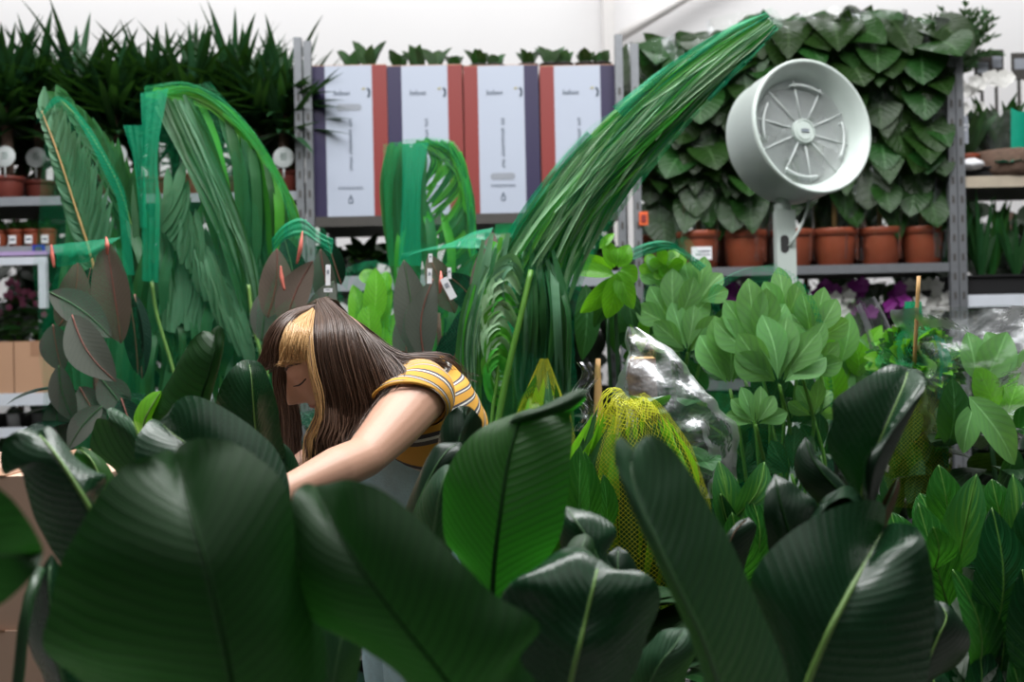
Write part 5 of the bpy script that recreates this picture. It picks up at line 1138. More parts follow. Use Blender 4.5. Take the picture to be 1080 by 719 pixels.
# ------------------------------------------------------------------ broad-leaved plants in the foreground
SG = 'broad-leaved plants in front'
def broad(label, px, Y, potr=.12):
    t, c = plant('bird_of_paradise_plant', label, px, Y, SG, 'plant', potr, .24); return t, c
def pet(t, c, leafbase, mid=None, r0=.008, r1=.0055, mat='stemdark'):
    q = at(*leafbase); b = c+V((J(.04), J(.03), .2))
    petiole(t, [b, mid and at(*mid) or lerp(b, q, .55)+V((0, .02, 0)), q], r0*1.5, r1, mat)

# A: the largest leaf, front left
t, c = broad('dark plant whose largest rounded leaf fills the lower left front', 235, 1.10)
hero(t, [(262, 860, 1.08), (245, 719, 1.0), (222, 610, .99), (203, 545, 1.02), (190, 500, 1.08), (184, 478, 1.16)],
     [(200, 830), (130, 760), (82, 716), (46, 684), (54, 640), (62, 598), (80, 562), (106, 518), (132, 491), (160, 480), (176, 474)],
     [(330, 820), (342, 740), (343, 672), (332, 645), (314, 602), (309, 542), (299, 508), (272, 482), (244, 466), (214, 462), (192, 467)],
     'under', .05, .06, .10, .0026, 'ribdark', wav=.008)
pet(t, c, (262, 860, 1.08))
hero(t, [(262, 900, 1.16), (258, 800, 1.14), (252, 738, 1.15), (250, 714, 1.18)], [(235, 800), (226, 745), (228, 720), (238, 713)], [(290, 800), (282, 745), (276, 720), (262, 713)], 'grey', .03, .03, .1, .003, 'ribmid')
pet(t, c, (262, 900, 1.16))
# B: second big leaf
t, c = broad('dark plant with a wide glossy leaf lying across the lower centre-left front', 530, 1.16)
hero(t, [(560, 880, 1.10), (525, 790, 1.05), (470, 716, 1.02), (410, 640, 1.02), (362, 570, 1.05), (340, 530, 1.10), (333, 512, 1.16)],
     [(470, 830), (425, 716), (378, 680), (347, 665), (327, 650), (314, 612), (309, 576), (306, 536), (310, 520), (322, 510)],
     [(590, 800), (566, 720), (548, 694), (570, 660), (520, 626), (496, 602), (467, 572), (434, 540), (399, 515), (370, 506), (346, 510)],
     'under', .04, .02, .12, .0026, 'ribdark', wav=.01)
pet(t, c, (560, 880, 1.10))
hero(t, [(330, 900, 1.28), (340, 780, 1.25), (352, 715, 1.24), (362, 665, 1.25), (366, 640, 1.28)], [(320, 780), (325, 720), (335, 668), (352, 645)], [(372, 780), (376, 720), (382, 680), (376, 650)], 'grey', .02, .02, .1, .003, 'ribmid')
pet(t, c, (330, 900, 1.28))
# M, O: plant at the left edge
t, c = broad('plant at the left picture edge with a dark blunt leaf pointing right', -60, 1.05)
hero(t, [(-190, 640, .98), (-90, 600, .95), (-20, 588, .94), (20, 584, .94), (46, 582, .96)], [(-150, 540), (-80, 490), (-20, 505), (8, 522), (28, 546), (42, 570)], [(-150, 700), (-80, 680), (-20, 645), (0, 638), (22, 620), (40, 600)], 'under', -.02, .0, .04, .003, 'ribmid', wav=.012)
pet(t, c, (-190, 640, .98))
hero(t, [(92, 820, 1.28), (72, 740, 1.25), (58, 680, 1.23), (52, 620, 1.22), (54, 584, 1.24)], [(60, 760), (46, 712), (33, 690), (26, 664), (34, 626), (46, 596)], [(110, 760), (92, 700), (76, 650), (66, 605), (58, 588)], 'top', .04, .03, .1, .0035, 'ribmid', wav=.05)
pet(t, c, (92, 820, 1.28))
petiole(t, [c+V((.02, .02, .2)), at(16, 760, 1.2), at(22, 690, 1.2), at(28, 640, 1.2), at(42, 600, 1.23)], .009, .006)
hero(t, [(90, 900, 1.34), (80, 800, 1.3), (70, 730, 1.28), (60, 690, 1.28)], [(70, 800), (52, 735), (54, 702)], [(110, 800), (96, 730), (80, 690)], 'topdark', .03, .03, .1, .003, 'ribmid', wav=.04)
pet(t, c, (90, 900, 1.34))
# N, S
t, c = broad('plant with a torn silvery-dark leaf in front of the tan carton', 120, 1.42)
hero(t, [(128, 620, 1.30), (110, 568, 1.29), (94, 534, 1.28), (78, 507, 1.28), (60, 480, 1.29), (48, 465, 1.31), (38, 455, 1.33)],
     [(100, 640), (62, 590), (46, 562), (36, 543), (27, 517), (19, 494), (4, 500), (0, 482), (4, 467), (13, 457), (28, 452)],
     [(122, 580), (104, 532), (108, 516), (112, 502), (100, 496), (84, 484), (68, 466), (52, 450)], 'top', .03, .05, .10, .0042, 'rib', wav=.05)
pet(t, c, (128, 620, 1.30))
hero(t, [(160, 560, 1.72), (152, 500, 1.70), (147, 470, 1.69), (143, 452, 1.69), (137, 440, 1.70)], [(130, 510), (120, 494), (106, 484), (95, 472), (98, 453), (103, 441), (115, 443), (113, 432), (120, 430)], [(150, 500), (144, 482), (144, 464), (145, 455), (140, 444)], 'grey', -.02, .02, .12, .003, 'rib')
pet(t, c, (160, 560, 1.72))
hero(t, [(120, 560, 1.62), (108, 510, 1.6), (96, 484, 1.6), (82, 472, 1.62)], [(100, 520), (86, 495), (78, 480)], [(122, 510), (112, 488), (98, 476), (88, 471)], 'lit', .02, .02, .1, .003, 'rib')
pet(t, c, (120, 560, 1.62))
# P, Q, R: plants at the woman's hands
t, c = broad('plant with an upright rolled leaf and a broad arched leaf left of the woman\'s face', 215, 1.75)
hero(t, [(205, 470, 1.78), (213, 418, 1.76), (220, 396, 1.75), (226, 372, 1.75), (228, 356, 1.77), (222, 350, 1.80)], [(176, 452), (160, 440), (166, 422), (175, 406), (182, 394), (188, 382), (196, 368), (204, 356), (214, 349)], [(216, 440), (222, 420), (226, 402), (233, 376), (237, 354), (233, 344), (227, 345)], 'under', .04, .01, .14, .003, 'ribdark')
pet(t, c, (205, 470, 1.78))
hero(t, [(152, 470, 1.80), (152, 446, 1.79), (158, 432, 1.79), (170, 412, 1.80)], [(144, 452), (141, 440), (148, 424), (160, 414)], [(160, 446), (166, 432), (170, 422)], 'fresh', .02, .02, .1, .0025, 'rib')
pet(t, c, (152, 470, 1.80))
hero(t, [(285, 585, 1.50), (250, 525, 1.50), (225, 495, 1.51), (200, 470, 1.53), (183, 458, 1.55), (168, 444, 1.58)], [(240, 560), (200, 530), (165, 510), (145, 490), (143, 464), (150, 452), (160, 442)], [(304, 545), (304, 505), (291, 474), (272, 455), (246, 436), (220, 422), (200, 417), (186, 423), (177, 436)], 'top', .02, .03, .12, .0028, 'rib')
pet(t, c, (285, 585, 1.50))
t, c = broad('plant with an upright dark leaf with bright midrib beside the woman\'s face', 285, 1.98)
hero(t, [(282, 560, 1.98), (276, 500, 1.97), (270, 455, 1.96), (267, 420, 1.96), (265, 396, 1.97), (262, 379, 2.0)], [(256, 510), (236, 470), (228, 434), (230, 414), (240, 394), (252, 382)], [(298, 520), (302, 485), (296, 455), (293, 430), (286, 406), (276, 384)], 'top', -.02, -.03, .1, .0034, 'rib', wav=.01)
pet(t, c, (282, 560, 1.98))
hero(t, [(315, 600, 1.95), (308, 540, 1.94), (300, 500, 1.94), (292, 462, 1.96)], [(290, 560), (280, 520), (282, 480)], [(330, 560), (322, 510), (308, 476)], 'top', .0, .0, .1, .003, 'rib')
pet(t, c, (315, 600, 1.95))
# C, T, U, V
t, c = broad('plant with one tall backlit bright green leaf with a curled tip in the centre', 520, 1.44)
hero(t, [(512, 790, 1.38), (520, 690, 1.36), (520, 612, 1.35), (527, 547, 1.35), (538, 477, 1.37), (552, 440, 1.39), (578, 426, 1.40), (618, 413, 1.38)],
     [(488, 740), (494, 650), (487, 594), (470, 570), (467, 530), (470, 500), (487, 470), (508, 451), (538, 438), (566, 430), (594, 419)],
     [(540, 740), (548, 660), (572, 600), (590, 567), (598, 530), (602, 482), (604, 450), (602, 436), (616, 424)], 'lit', .03, .02, .08, .0042, 'ribdark', wav=.006)
pet(t, c, (512, 790, 1.38))
hero(t, [(536, 446, 1.385), (560, 437, 1.375), (588, 428, 1.365), (610, 418, 1.365), (621, 411, 1.375)], [(545, 436), (570, 429), (592, 418), (610, 410)], [(548, 446), (575, 440), (600, 432), (616, 420)], 'under', .02, .01, .3, 0, 'ribdark', name='curled_tip')
t, c = broad('low plant of narrow dark leaves by the woman\'s jeans', 462, 1.72)
hero(t, [(470, 600, 1.68), (475, 500, 1.66), (484, 465, 1.66), (492, 445, 1.67), (490, 428, 1.70)], [(464, 520), (462, 470), (466, 448), (473, 436), (482, 429)], [(498, 520), (504, 470), (509, 446), (504, 437), (496, 429)], 'topdark', .02, -.03, .14, .003, 'ribmid')
pet(t, c, (470, 600, 1.68))
hero(t, [(425, 600, 1.64), (436, 545, 1.62), (458, 495, 1.62), (472, 475, 1.63), (486, 466, 1.65)], [(420, 560), (428, 535), (440, 505), (452, 480), (462, 468)], [(450, 570), (466, 520), (480, 495), (490, 478)], 'topdark', .03, .01, .12, .003, 'ribmid')
pet(t, c, (425, 600, 1.64))
hero(t, [(452, 610, 1.56), (458, 560, 1.54), (464, 520, 1.53), (470, 500, 1.54), (476, 490, 1.56)], [(438, 570), (437, 545), (444, 524), (456, 502), (468, 491)], [(472, 570), (476, 530), (480, 500), (480, 491)], 'grey', .03, .03, .2, .003, 'ribmid')
pet(t, c, (452, 610, 1.56))
# D, W
t, c = broad('plant with a drooping glossy leaf with pale midrib and rolled-under edge, bottom centre', 640, 1.40)
hero(t, [(580, 860, 1.30), (602, 719, 1.27), (610, 685, 1.26), (617, 655, 1.27), (626, 617, 1.28), (632, 590, 1.31)],
     [(530, 820, 1.33), (520, 719, 1.33), (524, 680, 1.32), (532, 640, 1.31), (556, 612, 1.29), (590, 592, 1.30), (612, 582, 1.31)],
     [(640, 820), (664, 719), (672, 706), (684, 668), (696, 636), (692, 614), (674, 602), (650, 600)], 'top', .03, .03, .10, .005, 'rib',
     LL=[(536, 820, 1.36), (530, 719, 1.36), (528, 690, 1.35), (540, 618, 1.31), (566, 597, 1.32), (590, 580, 1.33), (612, 576, 1.35)], wav=.01)
pet(t, c, (580, 860, 1.30))
hero(t, [(640, 640, 1.46), (634, 600, 1.44), (622, 572, 1.44), (608, 550, 1.45), (597, 534, 1.48)], [(610, 610), (594, 584), (590, 562), (593, 546)], [(652, 610), (640, 585), (650, 562), (641, 549), (622, 539)], 'top', .03, .03, .14, .003, 'ribmid', wav=.04)
pet(t, c, (640, 640, 1.46))
hero(t, [(598, 620, 1.40), (606, 596, 1.38), (614, 578, 1.39), (618, 562, 1.41)], [(592, 600), (596, 580), (606, 566)], [(618, 605), (626, 588), (626, 570)], 'under', .02, .02, .14, .0025, 'ribmid')
pet(t, c, (598, 620, 1.40))
hero(t, [(670, 680, 1.50), (660, 630, 1.48), (652, 600, 1.48), (652, 576, 1.50)], [(650, 640), (640, 604), (640, 586)], [(684, 640), (674, 606), (664, 584)], 'topdark', .02, .02, .14, .0025, 'ribmid', wav=.05)
pet(t, c, (670, 680, 1.50))
# E
t, c = broad('plant with a tall matte blue-green leaf slanting in the lower centre-right front', 790, 1.22)
hero(t, [(805, 880, 1.16), (757, 719, 1.10), (740, 670, 1.09), (710, 608, 1.09), (690, 565, 1.10), (676, 535, 1.11), (666, 500, 1.13), (668, 474, 1.16)],
     [(780, 860), (742, 719), (725, 664), (704, 618), (684, 575), (667, 540), (656, 510), (649, 488), (648, 468), (656, 461)],
     [(850, 850), (838, 760), (829, 706), (816, 672), (800, 638), (784, 600), (768, 566), (750, 536), (733, 506), (718, 484), (704, 468), (688, 459), (676, 463)], 'grey', .02, .03, .09, .0042, 'ribmid', wav=.006)
pet(t, c, (805, 880, 1.16))
hero(t, [(690, 800, 1.48), (684, 730, 1.46), (696, 700, 1.45), (712, 680, 1.46), (722, 662, 1.48)], [(668, 740), (664, 700), (682, 680), (700, 664)], [(710, 740), (726, 705), (736, 685), (732, 668)], 'grey', .02, .02, .12, .003, 'ribmid', wav=.06)
pet(t, c, (690, 800, 1.48))
# F, G, H, I, J, K, L
t, c = broad('tall dark glossy plant at right, its big leaf with a pale midrib hanging forward', 900, 1.52, .13)
hero(t, [(815, 850, 1.24), (850, 724, 1.22), (873, 668, 1.22), (886, 642, 1.23), (899, 617, 1.25), (916, 586, 1.30), (933, 556, 1.37)],
     [(790, 820), (826, 712), (815, 676), (801, 644), (792, 611), (805, 588), (832, 562), (864, 542), (896, 530), (920, 527), (934, 536)],
     [(900, 840), (976, 724), (983, 680), (986, 637), (984, 607), (978, 578), (968, 557), (950, 551), (938, 552)], 'top', .04, .04, .09, .0055, 'rib', wav=.012)
pet(t, c, (815, 850, 1.24))
hero(t, [(908, 560, 1.50), (910, 517, 1.48), (919, 486, 1.47), (932, 456, 1.47), (944, 428, 1.48), (954, 403, 1.50), (958, 388, 1.53)],
     [(904, 540), (900, 524), (890, 502), (876, 480), (872, 464), (878, 442), (878, 424), (896, 409), (918, 395), (942, 384)],
     [(917, 525, 1.42), (928, 492, 1.41), (942, 462, 1.42), (958, 430, 1.44), (970, 408, 1.46), (970, 392, 1.50)], 'top', .0, .03, .10, .0038, 'rib',
     RR=[(911, 528, 1.37), (910, 505, 1.36), (913, 482, 1.36), (930, 464, 1.38), (944, 454, 1.40), (974, 412, 1.43), (975, 396, 1.47)])
pet(t, c, (908, 560, 1.50))
# underside flap that folds over the right half of the upright leaf
hero(t, [(918, 545, 1.40), (921, 500, 1.36), (936, 462, 1.36), (960, 428, 1.39), (974, 402, 1.43)], [(910, 525), (910, 502), (913, 482), (930, 463), (950, 440)], [(926, 520), (934, 496), (944, 474), (962, 436), (975, 410)], 'topdark', .01, .02, .05, 0, 'ribmid', name='leaf_fold')
hero(t, [(900, 560, 1.54), (885, 520, 1.52), (868, 500, 1.52), (856, 482, 1.53), (849, 461, 1.55)], [(878, 545), (858, 526), (846, 512), (838, 496), (840, 476)], [(902, 535), (892, 512), (874, 494), (862, 484), (856, 468)], 'topdark', .02, .02, .16, .0028, 'ribdark')
pet(t, c, (900, 560, 1.54))
hero(t, [(850, 610, 1.46), (835, 570, 1.44), (824, 535, 1.44), (820, 515, 1.45), (817, 500, 1.47)], [(815, 590), (808, 560), (805, 540), (808, 518)], [(862, 575), (866, 545), (860, 528), (846, 518), (834, 508)], 'topdark', .0, .03, .12, .003, 'ribdark')
pet(t, c, (850, 610, 1.46))
hero(t, [(912, 552, 1.44), (900, 538, 1.42), (880, 534, 1.42), (862, 542, 1.43), (850, 552, 1.45)], [(905, 560), (885, 556), (862, 560)], [(908, 526, 1.46), (894, 514, 1.46), (874, 522, 1.46), (858, 540, 1.46)], 'topdark', -.04, .0, .2, 0, 'ribdark', RR=[(905, 534, 1.40), (892, 524, 1.39), (874, 532, 1.39), (860, 548, 1.41)], name='curled_leaf')
hero(t, [(926, 570, 1.42), (932, 540, 1.40), (941, 520, 1.40), (948, 502, 1.42)], [(922, 550), (930, 530), (940, 512)], [(936, 552), (944, 532), (949, 514)], 'brown', .02, .02, .2, .002, 'ribmid', name='withered_leaf')
hero(t, [(960, 760, 1.50), (978, 700, 1.46), (990, 670, 1.45), (998, 650, 1.46), (990, 634, 1.48)], [(962, 710), (966, 670), (976, 640), (982, 632)], [(986, 715), (1006, 704), (1021, 685), (1022, 667), (1010, 648), (998, 636)], 'topdark', .02, .03, .14, .003, 'rib', wav=.03)
pet(t, c, (960, 760, 1.50))
hero(t, [(1000, 820, 1.56), (990, 760, 1.54), (985, 720, 1.54), (982, 700, 1.56)], [(970, 780), (966, 735), (972, 708)], [(1014, 780), (1008, 735), (998, 712)], 'top', .02, .03, .14, .003, 'rib', wav=.03)
pet(t, c, (1000, 820, 1.56))
hero(t, [(752, 640, 1.62), (764, 592, 1.60), (774, 562, 1.60), (790, 545, 1.62)], [(748, 610), (756, 580), (776, 552)], [(780, 610), (790, 580), (798, 555)], 'topdark', .02, .02, .2, .0025, 'brown', wav=.05)
pet(t, c, (752, 640, 1.62))
# the tan carton standing at the lower left
a = at(-40, 490, 1.75); b = at(112, 490, 1.75); x0, x1, zt2 = a.x-.15, b.x, at(20, 503, 1.75).z
t = thing('cardboard_carton', 'tall tan cardboard carton behind the torn dark leaf at lower left', 'carton', ((x0+x1)/2, 1.97, 0))
mb = MB(); zc = at(20, 665, 1.75).z
mb.box(((x0+x1)/2, 1.97, zc/2), (x1-x0, .44, zc)); mb.build('lower_body', M['card2'], t, sm=False)
mb = MB(); mb.box(((x0+x1)/2, 1.972, (zc+zt2)/2+.001), (x1-x0-.006, .434, zt2-zc)); mb.build('upper_body', M['card2'], t, sm=False)
mb = MB(); mb.box(((x0+x1)/2, 1.97, zt2+.002), (.06, .436, .002)); mb.box(((x0+x1)/2-.1, 1.7495, zc), (.25, .002, .004)); mb.build('tape', M['cardedge'], t, sm=False)
# ------------------------------------------------------------------ the woman
M['skin'] = solid('skin', (.53, .30, .21), .45, var=.06, scale=30, bump=.05, bscale=300)
M['lips'] = solid('lips', (.42, .15, .13), .4, var=.1)
M['hair'] = solid('brown_hair', (.036, .017, .010), .36, var=.45, scale=160, c2=(.072, .037, .022), spec=.5)
M['hairlight'] = solid('light_brown_hair', (.12, .066, .042), .36, var=.3, scale=160)
M['blonde'] = solid('blonde_hair', (.55, .33, .14), .36, var=.25, scale=160, spec=.5)
M['brow'] = solid('dark_brow_hair', (.07, .038, .028), .6)
M['lash'] = solid('eyelash', (.015, .01, .01), .5)
M['jeans'] = solid('light_blue_denim', (.48, .72, .80), .8, var=.25, scale=45, bump=.3, bscale=250)
M['shoe'] = solid('white_canvas', (.6, .6, .58), .7); M['sole'] = solid('rubber_sole', (.1, .1, .1), .8)
def stripemat():
    m, nt, out = newmat('yellow_striped_jersey'); p = N(nt, 'ShaderNodeBsdfPrincipled'); p.inputs['Roughness'].default_value = .8
    uv = N(nt, 'ShaderNodeUVMap'); uv.uv_map = 'UVMap'; sp = N(nt, 'ShaderNodeSeparateXYZ'); nt.links.new(uv.outputs[0], sp.inputs[0])
    f = mth(nt, 'FRACT', mth(nt, 'MULTIPLY', sp.outputs[1], 1/.022))
    a = mth(nt, 'LESS_THAN', f, .16); b = mth(nt, 'MULTIPLY', mth(nt, 'GREATER_THAN', f, .16), mth(nt, 'LESS_THAN', f, .27)); c = mth(nt, 'MULTIPLY', mth(nt, 'GREATER_THAN', f, .27), mth(nt, 'LESS_THAN', f, .40))
    col = mixc(nt, noise_fac(nt, 12), (.66, .345, .045), (.56, .27, .03))
    col = mixc(nt, a, col, (.055, .05, .06)); col = mixc(nt, b, col, (.66, .64, .58)); col = mixc(nt, c, col, (.10, .085, .085))
    nt.links.new(col, p.inputs['Base Color'])
    bb = N(nt, 'ShaderNodeBump'); bb.inputs['Strength'].default_value = .25; bb.inputs['Distance'].default_value = .004
    nt.links.new(noise_fac(nt, 35, 3), bb.inputs['Height']); nt.links.new(bb.outputs[0], p.inputs['Normal'])
    nt.links.new(p.outputs[0], out.inputs[0]); return m
M['jersey'] = stripemat(); M['hem'] = solid('mustard_hem', (.56, .28, .035), .8)

Hc = at(352, 380, 2.25)
fwd = V((-.85, -.26, -.45)).normalized(); upv = V((-.40, -.06, .91)); upv = (upv-fwd*upv.dot(fwd)).normalized(); lft = upv.cross(fwd).normalized()
def hl(x, y, z): return Hc+fwd*x+lft*y+upv*z
hip = at(440, 522, 2.46); footz = 0.0
t = thing('person', 'long-haired woman in a yellow striped top bending over the plants', 'person', (hip.x, hip.y, 0))
# --- head as a shaped ball
def headpt(th, ph):
    # th 0..pi from crown down, ph 0 = face
    x, y, z = math.sin(th)*math.cos(ph), math.sin(th)*math.sin(ph), math.cos(th)
    px, py, pz = x*(.092 if x > 0 else .086), y*.074, z*.110
    if pz < 0:                                   # jaw narrows
        k = min(1, -pz/.112); py *= 1-.30*k**1.3; px *= (1-.12*k) if px > 0 else (1-.45*k)
        if px > 0: px += .012*k
    g = lambda a, b, s: math.exp(-((a/s)**2+(b/s)**2))
    if px > 0:
        fl = min(1, px/.05)
        px -= .006*fl*math.exp(-((pz-.004)/.018)**2)*math.exp(-((abs(py)-.032)/.018)**2)     # sockets
        px += .005*fl*math.exp(-((pz-.024)/.012)**2)*math.exp(-((abs(py)-.028)/.026)**2)     # brow
        px += .006*fl*math.exp(-((pz-.001)/.009)**2)*math.exp(-((abs(py)-.031)/.013)**2)     # lids
        nb = math.exp(-(py/(.009+.007*min(1, max(0, (.010-pz)/.045))))**2)                    # nose
        nz = max(0, min(1, (.022-pz)/.055)) if pz > -.036 else max(0, 1-(-.036-pz)/.012)
        px += .033*fl*nb*nz
        px += .0045*fl*math.exp(-((pz+.058)/.006)**2)*math.exp(-(py/.020)**2)+.0050*fl*math.exp(-((pz+.071)/.007)**2)*math.exp(-(py/.018)**2)
        px -= .004*fl*math.exp(-((pz+.0645)/.003)**2)*math.exp(-(py/.022)**2)
        px += .007*fl*math.exp(-((pz+.098)/.014)**2)*math.exp(-(py/.022)**2)                  # chin
        px += .004*fl*math.exp(-((pz+.025)/.025)**2)*math.exp(-((abs(py)-.045)/.02)**2)       # cheeks
    return px, py, pz
NT, NP = 120, 160
hp = {}
body = MB(); rows = []
for i in range(NT+1):
    th = math.pi*lerp(.012, .988, i/NT)
    row = [headpt(th, 2*math.pi*j/NP) for j in range(NP)]; rows.append(row)
body.grid([[hl(*p) for p in r] for r in rows], None, 0, wrap=True)
body.face(tuple(range(NP-1, -1, -1))); e = NT*NP; body.face(tuple(e+j for j in range(NP)))
def face(y, z, out=.0005):
    best = None; bd = 1e9
    for r in rows[10:-6]:
        if abs(r[0][2]-z) > .02: continue
        for p in r[:45]+r[-45:]:
            d = (p[1]-y)**2+(p[2]-z)**2
            if d < bd: bd = d; best = p
    return hl(best[0]+out, y, z)
# --- torso, arms and legs
shL = at(442, 415, 2.16); shR = at(412, 410, 2.46); c7 = at(426, 394, 2.33); chest = at(440, 425, 2.33); waist = at(458, 457, 2.40)
def bt(pts, rad, n=14, sides=20, flat=1.0): body.tube(pts, rad, sides, 0, True, n, flat, True)
bt([hl(-.022, 0, -.06), lerp(hl(-.03, 0, -.10), c7, .55), c7+V((.01, 0, -.03))], [.050, .047, .052])
bt([c7+V((0, 0, -.04)), chest+V((.01, .02, -.03)), waist, hip], [.070, .105, .095, .115], 20, 28)
bt([lerp(shL, chest, -.02), c7+V((0, 0, -.035)), shR], [.052, .055, .052])
el = at(384, 482, 1.97); wr = at(291, 522, 1.80)
bt([shL, lerp(shL, el, .5)+V((0, 0, -.004)), el], [.058, .049, .037], 16)
bt([el, lerp(el, wr, .3), lerp(el, wr, .7), wr], [.0365, .0375, .029, .0225], 16)
elR = at(352, 470, 2.42); wrR = at(288, 520, 2.25)
bt([shR, lerp(shR, elR, .5), elR], [.05, .045, .036], 14); bt([elR, lerp(elR, wrR, .3), wrR], [.036, .035, .0225], 14)
# --- hands: palm, four bent fingers, thumb from the side of the palm
def hand(w, d, nrm, s):
    d = d.normalized(); nrm = (nrm-d*nrm.dot(d)).normalized(); sd = d.cross(nrm)*s
    for k in range(4):
        o = sd*(-.027+.018*k); L = (.068, .078, .073, .058)[k]; r = (.0088, .009, .0086, .0078)[k]
        bt([w+d*.004+o*.45, w+d*.05+o*.9, w+d*.088+o], [.016, .015, .0115], 6, 12)
        b = w+d*.088+o; a = b+d*L*.45-nrm*.010; c_ = a+d*L*.20-nrm*L*.34; e_ = c_-d*L*.06-nrm*L*.28
        bt([b-d*.008, b, a, c_, e_], [r*1.15, r*1.1, r, r*.92, r*.78], 18, 10)
    b = w+d*.028-sd*.030; bt([w+d*.018-sd*.016, b, b+d*.034-sd*.017-nrm*.012, b+d*.058-sd*.008-nrm*.030], [.0155, .0135, .0105, .0085], 12, 10)
hand(wr, (wr-el)+V((0, 0, -.05)), V((-.2, -.4, .9)), 1)
hand(wrR, (wrR-elR)+V((0, 0, -.05)), V((-.2, .2, .9)), -1)
feet = []
for s in (-1, 1):
    sdv = V((.35, -.94, 0))*s*.09
    h0 = hip+sdv*.9+V((0, 0, -.02)); kn = V((hip.x-.03, hip.y, .47))+sdv*1.15; an = V((hip.x+.05, hip.y+.02, .09))+sdv*1.3
    bt([h0, lerp(h0, kn, .5), kn], [.09, .078, .056], 14); bt([kn, lerp(kn, an, .35), an], [.054, .053, .036], 14)
    bt([an, an+V((-.05, -.03, -.045)), an+V((-.14, -.055, -.06))], [.036, .034, .024], 8); feet.append(an)
bo = body.build('body', M['skin'], t)
rm = bo.modifiers.new('remesh', 'REMESH'); rm.mode = 'VOXEL'; rm.voxel_size = .0032; rm.use_smooth_shade = True
sm_ = bo.modifiers.new('smooth', 'SMOOTH'); sm_.factor = .5; sm_.iterations = 5
# --- face details
for s in (1, -1):
    mb = MB(); mb.tube([face(s*lerp(.014, .050, k/9), -.007-.004*math.sin(math.pi*k/9)+.002*(k/9), .0016) for k in range(10)], [.0008, .0017, .0013], 6); mb.build('eyelashes', M['lash'], t)
    mb = MB(); mb.tube([face(s*lerp(.012, .052, k/9), .024+.007*math.sin(math.pi*(.15+.8*k/9)), .001) for k in range(10)], [.0026, .0026, .0012], 6, flat=.6); mb.build('eyebrow', M['brow'], t)
mb = MB()
for z0, z1, w_ in ((-.053, -.0635, .024), (-.0655, -.076, .021)):
    P = []
    for i in range(13):
        y = lerp(-w_, w_, i/12); e = math.sin(math.pi*i/12)**.6; zc_ = (-.0645)
        P.append([face(y, lerp(zc_+(z0-zc_ if z0 > zc_ else 0)*e, zc_+(z1-zc_ if z1 < zc_ else 0)*e, j/4), .0012) for j in range(5)])
    mb.grid(P)
mb.build('lips', M['lips'], t)
mb = MB()
for s in (1,):
    ec = hl(-.008, .072, -.008); P = []
    for i in range(9): P.append([ec+fwd*math.cos(a)*.018*(1-i/10)+upv*math.sin(a)*.031*(1-i/10)+lft*(.006+.006*math.sin(i*.9)) for a in [2*math.pi*j/20 for j in range(21)]])
    mb.grid(P)
mb.build('ear', M['skin'], t)
# --- hair: combed between guide locks
def locks(name, guides, n, mat, thick=.0016, jit=.005, ends=.035, layers=3, seed=1, npt=18, sheet=True):
    r = random.Random(seed); G = [cr([at(*p) for p in g], npt) for g in guides]; mb = MB()
    cross = [cr([g[i] for g in G], 61) for i in range(npt)]            # npt x 61
    if sheet:
        nr = 40; P = [[cross[i][int(j*60/nr)]+V((0, .006+.004*math.sin(j*1.9), 0)) for j in range(nr+1)] for i in range(npt)]
        mb.grid(P, None, 0)
    for k in range(n):
        f = r.random()*60; j = min(59, int(f)); q = f-j; off = V((r.gauss(0, jit), -abs(r.gauss(0, jit)), r.gauss(0, jit*.6))); ph = r.uniform(0, 6.28); am = r.uniform(.0, .004)
        am *= 1.8; st = r.randint(0, 2); en = npt-int(r.random()**2*npt*.18)
        pts = []
        for i in range(st, en):
            u = i/(npt-1); pts.append(lerp(cross[i][j], cross[i][j+1], q)+off*(.25+1.1*u)+V((am*1.6*math.sin(ph*.3+u*9), am*.5*math.cos(ph+u*9), 0))*u*u*1.3)
        if en == npt:
            d = (pts[-1]-pts[-2]).normalized(); pts.append(pts[-1]+d*r.uniform(0, ends)+V((r.gauss(0, .006), 0, 0)))
        th = thick*r.uniform(.6, 1.25); mb.tube(pts, [th*.8, th, th*.85, th*.25], 5, r.choice((0, 0, 0, 0, 0, 1)) if len(mat) > 1 else 0, False)
    return mb.build(name, [M[x] for x in mat], t)
nearG = [[(329, 326, 2.235), (327, 352, 2.135), (331, 388, 2.115), (338, 420, 2.11), (336, 450, 2.10), (326, 470, 2.10), (332, 488, 2.10)],
         [(334, 320, 2.24), (344, 350, 2.12), (350, 390, 2.10), (352, 430, 2.10), (344, 462, 2.09), (348, 484, 2.09)],
         [(338, 315, 2.25), (356, 348, 2.12), (371, 395, 2.10), (370, 435, 2.10), (362, 464, 2.09), (362, 478, 2.08)],
         [(344, 315, 2.26), (368, 347, 2.13), (385, 390, 2.11), (390, 430, 2.11), (380, 455, 2.09), (376, 470, 2.07)],
         [(347, 317, 2.28), (379, 350, 2.16), (400, 382, 2.13), (406, 415, 2.11), (398, 438, 2.08), (390, 456, 2.06)],
         [(349, 318, 2.30), (386, 354, 2.21), (416, 381, 2.15), (424, 398, 2.11), (412, 414, 2.09), (404, 430, 2.07)]]
locks('hair', nearG, 1800, ['hair', 'hairlight'], .0012, .005, .03, seed=2)
backG = [[(348, 318, 2.30), (385, 353, 2.22), (417, 379, 2.19), (446, 384, 2.21), (462, 386, 2.26)], [(348, 319, 2.34), (387, 353, 2.30), (422, 376, 2.30), (462, 379, 2.33), (482, 392, 2.37)], [(346, 320, 2.38), (382, 348, 2.40), (420, 374, 2.42), (462, 377, 2.44), (486, 398, 2.46)], [(344, 320, 2.38), (385, 345, 2.46), (415, 375, 2.48), (440, 390, 2.5), (470, 400, 2.5)]]
locks('hair', backG, 520, ['hair', 'hairlight'], .0014, .005, .02, seed=3)
